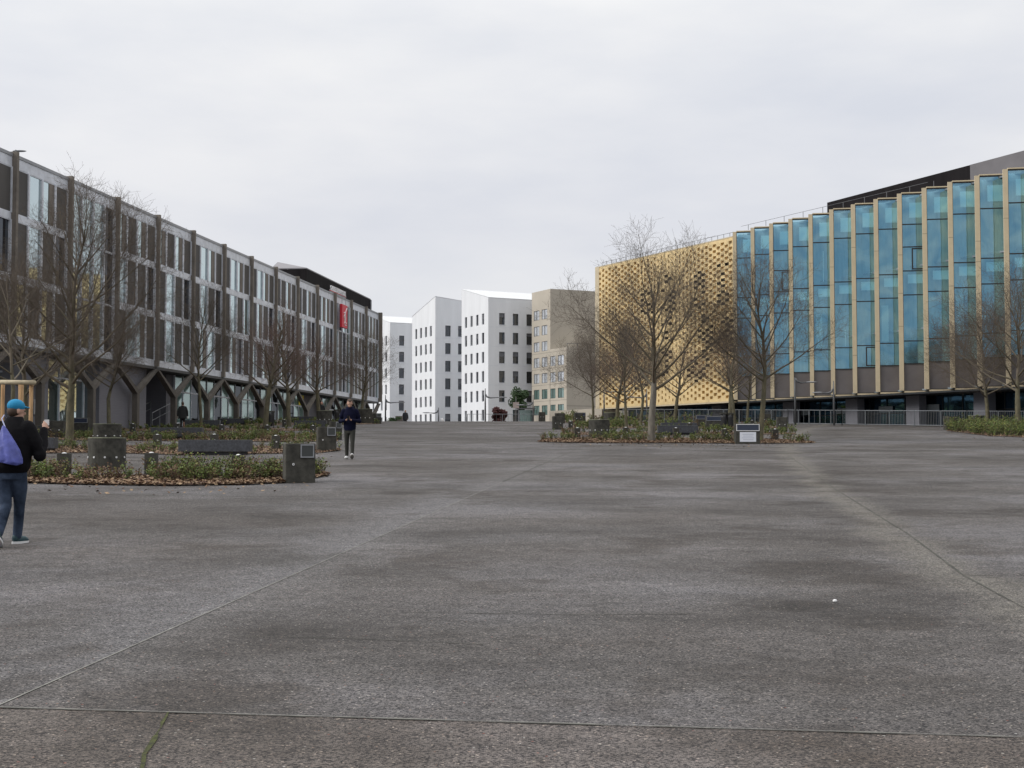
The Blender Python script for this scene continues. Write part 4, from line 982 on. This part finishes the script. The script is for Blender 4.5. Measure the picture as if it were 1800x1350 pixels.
# ------------------------------------------------------------------ bare trees
M['bark'] = mat('mossy_bark', (.105, .098, .068), .9, .4, 6, bump=.5, bscale=35, col2=(.17, .15, .09), stretch=(1, 1, .4))
M['bark2'] = mat('grey_bark', (.17, .155, .13), .9, .35, 6, bump=.5, bscale=35, stretch=(1, 1, .4))
M['twig'] = mat('twigs', (.115, .092, .072), .9, .3, 2)
M['twigred'] = mat('reddish_twigs', (.145, .098, .08), .9, .3, 2)
M['limb'] = mat('mossy_limb', (.135, .12, .07), .9, .4, 2.5, col2=(.16, .13, .10))
def tree_mesh(seed, H, Rc, fork, tr, spread=1.0, nl=11, fine=1.0, lean=0):
    rr = random.Random(seed); tk = MB(); cr_ = MB()
    def grow(p, d, ln, r, lev, mb):
        n = max(3, int(ln/(.42 if lev < 2 else .22))) if lev < 3 else 2
        n = min(n, 12); pts = [p.copy()]; rad = [r]; dirs = [d.copy()]
        for i in range(n):
            up = (.16 if lev == 0 else .042) if lev < 2 else .02
            d = (d+Vector((rr.gauss(0, .06), rr.gauss(0, .06), rr.gauss(0, .05)+up))).normalized()
            p = p+d*ln/n; pts.append(p.copy()); rad.append(max(.0031, r*(1-.86*((i+1)/n)**.8))); dirs.append(d.copy())
        mb.tube(pts, rad, 7 if lev == 0 else (5 if lev == 1 else 3), 0 if lev <= 1 else 1, cap=False)
        return pts, rad, dirs
    def kids(pts, rad, dirs, ln, lev):
        if lev > 4: return
        N = len(pts)-1; sp_ = {1: .27, 2: .21, 3: .19, 4: .3}[lev]/fine; cnt = int(ln/sp_); az = rr.uniform(0, 6.28)
        for k in range(cnt):
            f0 = .30 if lev == 1 else .16; f = f0+(1-f0)*(k+rr.random()*.8)/max(1, cnt)
            if f > .98: continue
            x = f*N; i = min(N-1, int(x)); p = pts[i].lerp(pts[i+1], x-i); d = dirs[i]
            az += 2.4+rr.gauss(0, .4); o = d.orthogonal().normalized(); o.rotate(Matrix.Rotation(az, 3, d))
            ang = R(rr.uniform(30, 58)); nd_ = (d*math.cos(ang)+o*math.sin(ang)); nd_.z += .12; nd_.normalize()
            cl = min(2.0, ln*(1-f*.45)*rr.uniform(.34, .62)) if lev < 3 else rr.uniform(.25, .6)
            if lev == 4: cl = rr.uniform(.12, .3)
            cl = max(cl, .15); r_ = max(.0038, rad[i]*rr.uniform(.3, .46))
            if lev == 1 and cl < .4: continue
            q = grow(p, nd_, cl, r_, lev+1, cr_)
            if lev < 4 and (lev < 3 or rr.random() < .22*fine): kids(*q, cl, lev+1)
    # trunk and leader
    base = Vector((0, 0, -.15)); pts = [base]; d = Vector((lean, 0, 1)).normalized(); rad = [tr*1.18]; p = base; dirs = [d.copy()]
    n = 14
    for i in range(n):
        f = (i+1)/n; z = H*.9*f; amt = .035 if z < fork else .10
        d = (d+Vector((rr.gauss(0, amt), rr.gauss(0, amt), .12))).normalized(); p = p+d*(H*.9/n); pts.append(p.copy())
        rad.append(tr*(1-.18*min(1, z/fork)) if z < fork else max(.006, tr*.72*(1-(z-fork)/(H*.9-fork)))); dirs.append(d.copy())
    ki = next(i for i, q in enumerate(pts) if q.z > fork)
    tk.tube(pts[:ki+1], rad[:ki+1], 12, 0, cap=False); cr_.tube(pts[ki:], rad[ki:], 7, 0, cap=False)
    az = rr.uniform(0, 6.28)
    for k in range(nl):
        f = k/(nl-1); z = lerp(fork*.96, H*.72, f**1.15); i = next(i for i, q in enumerate(pts) if q.z > z)-1
        p = pts[i].lerp(pts[i+1], (z-pts[i].z)/(pts[i+1].z-pts[i].z)); az += 2.4+rr.gauss(0, .25)
        el = R(lerp(24, 56, f)*rr.uniform(.75, 1.2)/spread); dd = Vector((math.cos(az)*math.cos(el), math.sin(az)*math.cos(el), math.sin(el)))
        ln = Rc*lerp(1.5, .72, f)*rr.uniform(.7, 1.2); r_ = tr*lerp(.42, .2, f)
        q = grow(p, dd, ln, r_, 1, cr_); kids(*q, ln, 1)
    kids(pts[ki+3:], rad[ki+3:], dirs[ki+3:], (H*.9-fork)*.45, 1)
    return tk, cr_
def tree(label, px, d, seed, H, Rc, fork, tr, spread=1, nl=11, fine=1.0, rz=0, twig='twig', bark='bark', lean=0):
    p = at(px, d); t = thing('bare_tree', label, 'tree', (0, 0, 0), group='leafless trees in the islands')
    tk, cr_ = tree_mesh(seed, H, Rc, fork, tr, spread, nl, fine, lean)
    tk.build('trunk', M[bark], t, smooth=True); cr_.build('crown', [M['limb'], M[twig]], t, smooth=True)
    t.location = (p.x, p.y, p.z); t.rotation_euler = (0, 0, R(rz)); return t
T1 = tree('largest bare tree of the left island, behind the nearest drum', 122, 53, 21, 10.8, 3.6, 2.3, .165, 1.0, 22, 1.25)
T2 = tree('largest bare tree of the middle island, reaching above the gold building', 1145, 60, 34, 8.4, 3.7, 2.3, .165, .95, 20, 1.15, 40, bark='bark2')
T3 = tree('dark upright bare tree right beside the white notice block', 1336, 60.5, 55, 8.9, 2.6, 2.7, .12, .85, 24, 1.2, 0)
T4 = tree('dense bare tree with reddish twigs behind the black litter bin', 467, 84, 71, 8.6, 2.4, 2.5, .17, .78, 20, 1.2, 0, 'twigred')
T5 = tree('wide bare tree at the right edge before the blue glazing', 1791, 76, 83, 9.4, 3.7, 2.4, .16, .95, 19, 1.15)
def tcopy(src, label, px, d, sc_, rz): p = at(px, d); return dup(src, (p.x, p.y, p.z), R(rz), label, sc_)
tcopy(T3, 'bare tree left of the entrance steps, trunk before the grey wall', 193, 74, (.95, .95, .88), 100)
tcopy(T5, 'bare tree behind the timber stake frame, low forked trunk', 43, 56, (.8, .8, .85), 200)
tcopy(T3, 'slim upright bare tree behind the dark bench under the shop windows', 354, 91, (.95, .95, 1.18), 210)
tcopy(T4, 'second dense bare tree, right of the litter bin, low forking trunk', 508, 97, (1.0, 1.0, .98), 130)
tcopy(T4, 'third dense bare tree with reddish twigs, left of the walking man', 560, 108, (.95, .95, .93), 250)
tcopy(T3, 'last bare tree of the left island, beside the far end of the brown block', 636, 116, (1.05, 1.05, .95), 50)
tcopy(T5, 'slender bare tree just left of the largest middle tree', 1101, 76, (.62, .62, .72), 70)
tcopy(T3, 'bare tree immediately right of the slender one, farther back', 1126, 104, (.95, .95, .95), 300)
tcopy(T4, 'bare tree before the gold screen, between benches and biggest tree', 1187, 108, (.92, .92, .85), 20)
tcopy(T5, 'bare tree at the left of the middle island before the beige building', 1042, 112, (.72, .72, .82), 160)
tcopy(T4, 'bare tree behind the lichen drum, before the gold screen', 1084, 98, (.9, .9, .8), 310)
tcopy(T4, 'bare tree with ochre trunk, left of the pair before the gold screen edge', 1284, 96, (.9, .9, .92), 80)
tcopy(T3, 'bare tree right of the ochre-trunked tree', 1292, 90, (1, 1, .85), 190)
tcopy(T3, 'small bare tree between the screen-edge pair and the dark upright tree', 1313, 100, (.8, .8, .75), 20)
tcopy(T5, 'bare tree left of the wide tree at the right edge', 1735, 92, (.88, .88, .88), 120)
# young tree inside the stakes and a big tree out of frame on the left whose branches reach in
Y1 = tree('young slim tree with green trunk standing inside the timber stake frame', 20, 33.6, 97, 5.6, 1.5, 2.3, .06, 1.1, 9, .8)

# ------------------------------------------------------------------ people
def cloth(n, c, r=.85, v=.15): return mat(n, c, r, v, 6)
M['skin'] = mat('skin', (.50, .30, .22), .6); M['hair'] = mat('dark_hair', (.05, .028, .016), .7)
def limb(mb, pts, rad, n=12): 
    mb.tube(pts, rad, n)
    for p, r in zip(pts, rad): mb.ell(p, r, r, r, 10, 6)
def torso(mb, secs, n=18):                    # (x,y,z,rx,ry)
    i0 = len(mb.v)
    for (x, y, z, rx, ry) in secs:
        for j in range(n): a = 2*math.pi*j/n; mb.v.append((x+rx*math.cos(a), y+ry*math.sin(a), z))
    for k in range(len(secs)-1):
        for j in range(n): a = i0+k*n+j; b = i0+k*n+(j+1) % n; mb.f.append((a, b, b+n, a+n)); mb.m.append(0)
    mb.f.append(tuple(i0+n-1-j for j in range(n))); mb.m.append(0); mb.f.append(tuple(i0+(len(secs)-1)*n+j for j in range(n))); mb.m.append(0)
def head(mb, c, fwd, tilt=0):
    f = Vector(fwd).normalized(); s = f.cross(Vector((0, 0, 1))).normalized(); u = s.cross(f)
    Mx = Matrix((s, f, u)).transposed()
    P = lambda a, b, d: Vector(c)+s*a+f*b+u*d
    mb.ell(P(0, -.005, .02), .078, .096, .105, 16, 10, M=Mx); mb.ell(P(0, .03, -.055), .058, .062, .065, 12, 8, M=Mx)
    mb.ell(P(0, .103, -.02), .013, .02, .022, 8, 6, M=Mx)
    for q in (-1, 1): mb.ell(P(q*.079, -.005, -.01), .012, .022, .032, 8, 6, M=Mx); mb.ell(P(q*.03, .083, .022), .02, .018, .01, 8, 6, M=Mx)
    mb.ell(P(0, .088, -.062), .026, .012, .010, 8, 6, M=Mx)
    return P, Mx
def hand(mb, w, d, palm_n, curl=.5, side=1):
    d = Vector(d).normalized(); pn = Vector(palm_n).normalized(); s = d.cross(pn).normalized(); w = Vector(w)
    mb.ell(w+d*.045, .04, .05, .018, 10, 6, M=Matrix((s, d, pn)).transposed())
    for i, (x, l) in enumerate(((-.028, .062), (-.01, .075), (.01, .072), (.028, .055))):
        a = w+d*.085+s*x; b = a+(d*math.cos(curl)+pn*math.sin(curl))*l*.5; c = b+(d*math.cos(curl*2.2)+pn*math.sin(curl*2.2))*l*.5
        mb.tube([a-d*.02, a, b, c], [.009, .009, .0085, .007], 6)
    a = w+d*.03+s*.036*side; b = a+(d*.6+s*.5*side+pn*.5).normalized()*.04; c = b+(d+pn*.4).normalized()*.03; mb.tube([a-s*.01*side, a, b, c], [.011, .011, .0095, .008], 6)
def shoe(mb, ank, fwd, pitch=0, sole=None):
    f = Vector((fwd[0], fwd[1], 0)).normalized(); s = Vector((f.y, -f.x, 0)); a = Vector(ank)
    f2 = (f*math.cos(pitch)+Vector((0, 0, -math.sin(pitch)))).normalized(); u = s.cross(f2)
    Mx = Matrix((s, f2, u)).transposed(); P = lambda x, y, z: a+s*x+f2*y+u*z
    mb.ell(P(0, .05, -.05), .046, .13, .043, 14, 8, M=Mx); mb.ell(P(0, -.035, -.03), .042, .055, .055, 12, 8, M=Mx); mb.ell(P(0, .12, -.058), .047, .06, .033, 12, 8, M=Mx)
    if sole is not None:
        n = 16; top, bot = [], []
        for j in range(n):
            t_ = 2*math.pi*j/n; x = .052*math.cos(t_)*(1+.12*math.sin(t_)); y = .045+.145*math.sin(t_); top.append(P(x, y, -.07)); bot.append(P(x, y, -.098))
        i = sole.vs(top+bot); sole.f.append(tuple(i+k for k in range(n))); sole.m.append(0); sole.f.append(tuple(i+2*n-1-k for k in range(n))); sole.m.append(0)
        for k in range(n): sole.f.append((i+k, i+n+k, i+n+(k+1) % n, i+(k+1) % n)); sole.m.append(0)

# man in the blue cap, walking away at the left edge (x right, y away)
p = gxy(22, 958); t = thing('person', 'person in blue cap, black jacket and jeans walking away with a blue drawstring bag', 'person')
b = MB(); P, Mx = head(b, (.01, .10, 1.60), (.75, .66, -.12))
limb(b, [(.01, .08, 1.36), (.01, .09, 1.52)], [.062, .056]); torso(b, [(0, 0, .86, .13, .09), (0, .01, 1.05, .13, .09), (0, .03, 1.38, .16, .09)])
hand(b, (.285, .27, 1.40), (.05, .8, .75), (-.5, .5, -.3), .7, -1); limb(b, [(.31, .1, 1.2), (.285, .27, 1.40)], [.03, .026])
hand(b, (-.16, .31, 1.12), (.4, .8, .1), (0, 0, -1), .6); limb(b, [(-.26, .08, 1.16), (-.16, .31, 1.12)], [.03, .026])
limb(b, [(.05, .14, .48), (.03, .18, .28), (.005, .215, .11)], [.03, .03, .03]); limb(b, [(-.055, -.01, .47), (-.05, -.14, .30), (-.045, -.27, .17)], [.03, .03, .03])
remesh(b, .007, 'body', M['skin'], t, 3)
b = MB(); M['jacket1'] = mat('black_jacket', (.006, .0055, .007), .9, .3, 7, spec=.15, bump=1.0, bscale=6)
torso(b, [(0, -.01, .86, .18, .14), (0, -.01, .93, .225, .175), (0, 0, 1.1, .235, .18), (0, .02, 1.25, .24, .175), (.0, .035, 1.38, .215, .15), (.0, .05, 1.46, .13, .11), (.01, .07, 1.53, .085, .085)])
limb(b, [(.17, .03, 1.40), (.27, .02, 1.22), (.325, .02, 1.07), (.32, .13, 1.20), (.29, .25, 1.37)], [.09, .088, .08, .066, .048])
limb(b, [(-.17, .03, 1.40), (-.25, .03, 1.24), (-.29, .04, 1.10), (-.2, .26, 1.12)], [.085, .082, .075, .05])
remesh(b, .011, 'jacket', M['jacket1'], t, 5)
b = MB(); M['jeans'] = mat('blue_jeans', (.022, .033, .060), .95, .5, 4, spec=.15, col2=(.065, .09, .14), bump=.4, bscale=12)
torso(b, [(0, 0, .78, .15, .115), (0, 0, .9, .165, .125), (0, 0, .98, .15, .11)])
limb(b, [(.085, 0, .86), (.08, .07, .68), (.05, .14, .48), (.03, .18, .28), (.005, .215, .11)], [.098, .088, .068, .06, .056])
limb(b, [(-.085, -.01, .86), (-.085, .0, .68), (-.055, -.01, .47), (-.05, -.14, .30), (-.045, -.27, .16)], [.098, .088, .068, .06, .055])
remesh(b, .011, 'trousers', M['jeans'], t, 4)
b = MB(); s_ = MB(); shoe(b, (.005, .235, .105), (.35, 1), 0, s_); shoe(b, (-.045, -.285, .165), (-.1, 1), .55, s_)
o = b.build('shoes', mat('teal_shoes', (.018, .05, .06), .7, .4, 30), t, smooth=True); s_.build('soles', M['stud'], o)
b = MB(); b.ell(P(0, -.012, .055), .088, .108, .085, 18, 10, M=Mx); b.ell(P(0, .10, .055), .06, .062, .012, 14, 6, M=Mx)
remesh(b, .006, 'cap', mat('blue_cap', (.01, .22, .42), .8, .1, 8), t, 2)
b = MB(); b.ell(P(0, -.03, -.01), .080, .082, .075, 14, 8, M=Mx); b.build('hair', M['hair'], t, smooth=True)
b = MB(); b.box(.27, .325, .325, .34, 1.43, 1.50); o = b.build('phone', M['stud']); 
o.location = (p.x, p.y, p.z); tag(o, 'white phone held up by the person in the blue cap', 'phone')
b = MB(); i0 = 0; NB = 28; SB = [(1.42, .012), (1.38, .03), (1.33, .05), (1.25, .085), (1.15, .118), (1.06, .135), (1.0, .135), (.975, .115), (.97, .02)]
for z, r_ in SB:
    for j in range(NB):
        an = 2*math.pi*j/NB; rp_ = r_*(1+.10*math.cos(7*an+z*9)+.05*math.cos(11*an-z*14)); f_ = (1.42-z)/.45
        b.v.append((-.03+.10*f_+rp_*math.cos(an)*1.12-(.05*f_ if z < 1.0 else 0), -.215-.02*f_+rp_*math.sin(an)*.55, z-.06*math.cos(an)*f_*r_*4))
for k_ in range(len(SB)-1):
    for j in range(NB): a1 = k_*NB+j; b1 = k_*NB+(j+1) % NB; b.f.append((a1, a1+NB, b1+NB, b1)); b.m.append(0)
b.f.append(tuple(range(NB))); b.m.append(0); b.f.append(tuple((len(SB)-1)*NB+NB-1-j for j in range(NB))); b.m.append(0)
bag = thing('drawstring_bag', 'violet-blue drawstring bag on the back of the person in the blue cap', 'bag', (0, 0, 0))
remesh(b, .007, 'sack', mat('violet_nylon', (.085, .10, .36), .5, .28, 9, bump=.4, bscale=14), bag, 4)
b = MB(); b.tube([(-.02, -.18, 1.40), (-.08, -.13, 1.50), (-.10, .0, 1.545), (-.10, .1, 1.5)], .007, 6); b.tube([(-.02, -.18, 1.40), (-.06, -.185, 1.2), (0, -.2, .98)], .006, 6)
b.build('cord', mat('pale_cord', (.45, .48, .68), .7), bag); t.location = p; bag.location = p

# man walking towards the camera looking at his phone (x right, y away -> he faces -y)
p = gxy(615, 807); t = thing('person', 'person in navy jacket and dark trousers walking towards the camera looking down at a phone', 'person')
b = MB(); P, Mx = head(b, (.0, -.06, 1.66), (.12, -.85, -.42)); limb(b, [(0, .0, 1.42), (0, -.03, 1.6)], [.06, .056])
torso(b, [(0, 0, .88, .12, .085), (0, 0, 1.1, .12, .085), (0, 0, 1.42, .16, .085)])
for q in (-1, 1):
    limb(b, [(q*.25, -.05, 1.13), (q*.07, -.30, 1.16)], [.03, .026]); hand(b, (q*.075, -.29, 1.16), (-q*.7, -.5, .35), (-q*.2, .1, 1), .7, q)
limb(b, [(-.08, .0, .5), (-.085, .05, .08)], [.04, .035]); limb(b, [(.09, -.12, .5), (.10, -.24, .10)], [.04, .035])
remesh(b, .007, 'body', M['skin'], t, 3)
b = MB(); b.ell(P(0, -.035, .055), .082, .085, .08, 14, 9, M=Mx); b.ell(P(0, .03, .105), .06, .055, .028, 12, 6, M=Mx); b.build('hair', M['hair'], t, smooth=True)
b = MB(); b.ell(P(0, .045, -.075), .054, .052, .05, 12, 7, M=Mx); b.build('beard', mat('beard', (.12, .06, .035), .8), t, smooth=True)
b = MB(); torso(b, [(0, 0, .84, .165, .115), (0, 0, .95, .185, .13), (0, 0, 1.15, .19, .135), (0, 0, 1.35, .21, .13), (0, 0, 1.46, .17, .11), (0, -.01, 1.53, .095, .095), (0, -.015, 1.57, .08, .085)])
for q in (-1, 1): limb(b, [(q*.185, 0, 1.44), (q*.25, .02, 1.28), (q*.285, .0, 1.13), (q*.19, -.16, 1.14), (q*.10, -.27, 1.16)], [.075, .072, .068, .055, .044])
limb(b, [(-.09, .04, 1.52), (0, .09, 1.55), (.09, .04, 1.52)], [.05, .06, .05]); remesh(b, .011, 'jacket', mat('navy_jacket', (.005, .006, .022), .9, .2, 7, spec=.15), t, 5)
b = MB(); torso(b, [(0, 0, .76, .14, .11), (0, 0, .9, .155, .115)]); limb(b, [(-.085, 0, .84), (-.09, .01, .5), (-.09, .05, .12)], [.092, .066, .052]); limb(b, [(.085, -.01, .84), (.095, -.12, .5), (.10, -.22, .15)], [.092, .066, .052])
remesh(b, .011, 'trousers', cloth('dark_olive_trousers', (.022, .022, .018)), t, 4)
b = MB(); s_ = MB(); shoe(b, (-.09, .05, .105), (-.12, -1), 0, s_); shoe(b, (.10, -.24, .13), (.1, -1), -.45, s_); o = b.build('shoes', M['stud'], t, smooth=True); s_.build('soles', mat('grey_sole', (.22, .21, .19), .8), o)
b = MB(); b.box(-.035, .035, -.345, -.335, 1.16, 1.29); 
for v in range(len(b.v)): x, y, z = b.v[v]; b.v[v] = (x, y-(z-1.16)*.6, z)
o = b.build('phone', M['blackmetal']); o.location = p; tag(o, 'dark phone in the hands of the person in the navy jacket', 'phone'); t.location = p

def far_person(label, px, d, coat, legs, hood=None, facing=1, hair='hair', sc_=1.0, wide=1.0):
    p = at(px, d); t = thing('person', label, 'person'); b = MB(); P, Mx = head(b, (0, 0, 1.60), (.2, facing, -.1)); limb(b, [(0, 0, 1.4), (0, 0, 1.55)], [.06, .055])
    torso(b, [(0, 0, .85, .12, .08), (0, 0, 1.4, .15, .08)]); limb(b, [(-.08, 0, .5), (-.08, 0, .08)], [.04, .035]); limb(b, [(.08, 0, .5), (.09, .08, .08)], [.04, .035])
    for q in (-1, 1): hand(b, (q*.27*wide, .02, .86), (0, 0, -1), (-q, 0, 0), .4)
    remesh(b, .01, 'body', M['skin'], t, 2)
    b = MB(); torso(b, [(0, 0, .72, .24*wide, .16), (0, 0, .95, .22*wide, .15), (0, 0, 1.2, .20*wide, .14), (0, 0, 1.4, .18, .12), (0, 0, 1.5, .09, .09)])
    for q in (-1, 1): limb(b, [(q*.17, 0, 1.39), (q*.24*wide, 0, 1.15), (q*.27*wide, .0, .90)], [.075, .07, .05])
    remesh(b, .014, 'coat', coat, t, 4)
    b = MB(); limb(b, [(-.08, 0, .82), (-.08, 0, .5), (-.08, 0, .1)], [.085, .065, .05]); limb(b, [(.08, 0, .82), (.085, .04, .5), (.09, .09, .1)], [.085, .065, .05]); remesh(b, .014, 'trousers', legs, t, 3)
    b = MB(); shoe(b, (-.08, 0, .09), (0, facing)); shoe(b, (.09, .08, .09), (0, facing)); b.build('shoes', M['blackmetal'], t, smooth=True)
    b = MB(); b.ell((0, -.02*facing, 1.63), .088, .1, .1, 12, 8); b.build('hair', M[hair], t, smooth=True)
    t.location = p; t.scale = (sc_,)*3; return t
far_person('person in a long dark coat with reddish hair by the glass entrance', 321, 83, cloth('black_coat', (.012, .014, .013)), cloth('black_trousers', (.012, .012, .014)), facing=1, hair='redhair' if 'redhair' in M else 'hair', wide=1.12)
far_person('person with white sleeves standing far off at the crest before the leftmost white building', 712.5, 137, cloth('dark_vest', (.03, .032, .04)), cloth('grey_trousers', (.03, .03, .035)), facing=-1, sc_=.98)
far_person('person in dark clothes and red hat behind the raised drum near the brown columns', 565, 113, cloth('charcoal_coat', (.02, .02, .022)), cloth('charcoal_trousers', (.02, .02, .02)), facing=-1, hair='red', sc_=1.0)
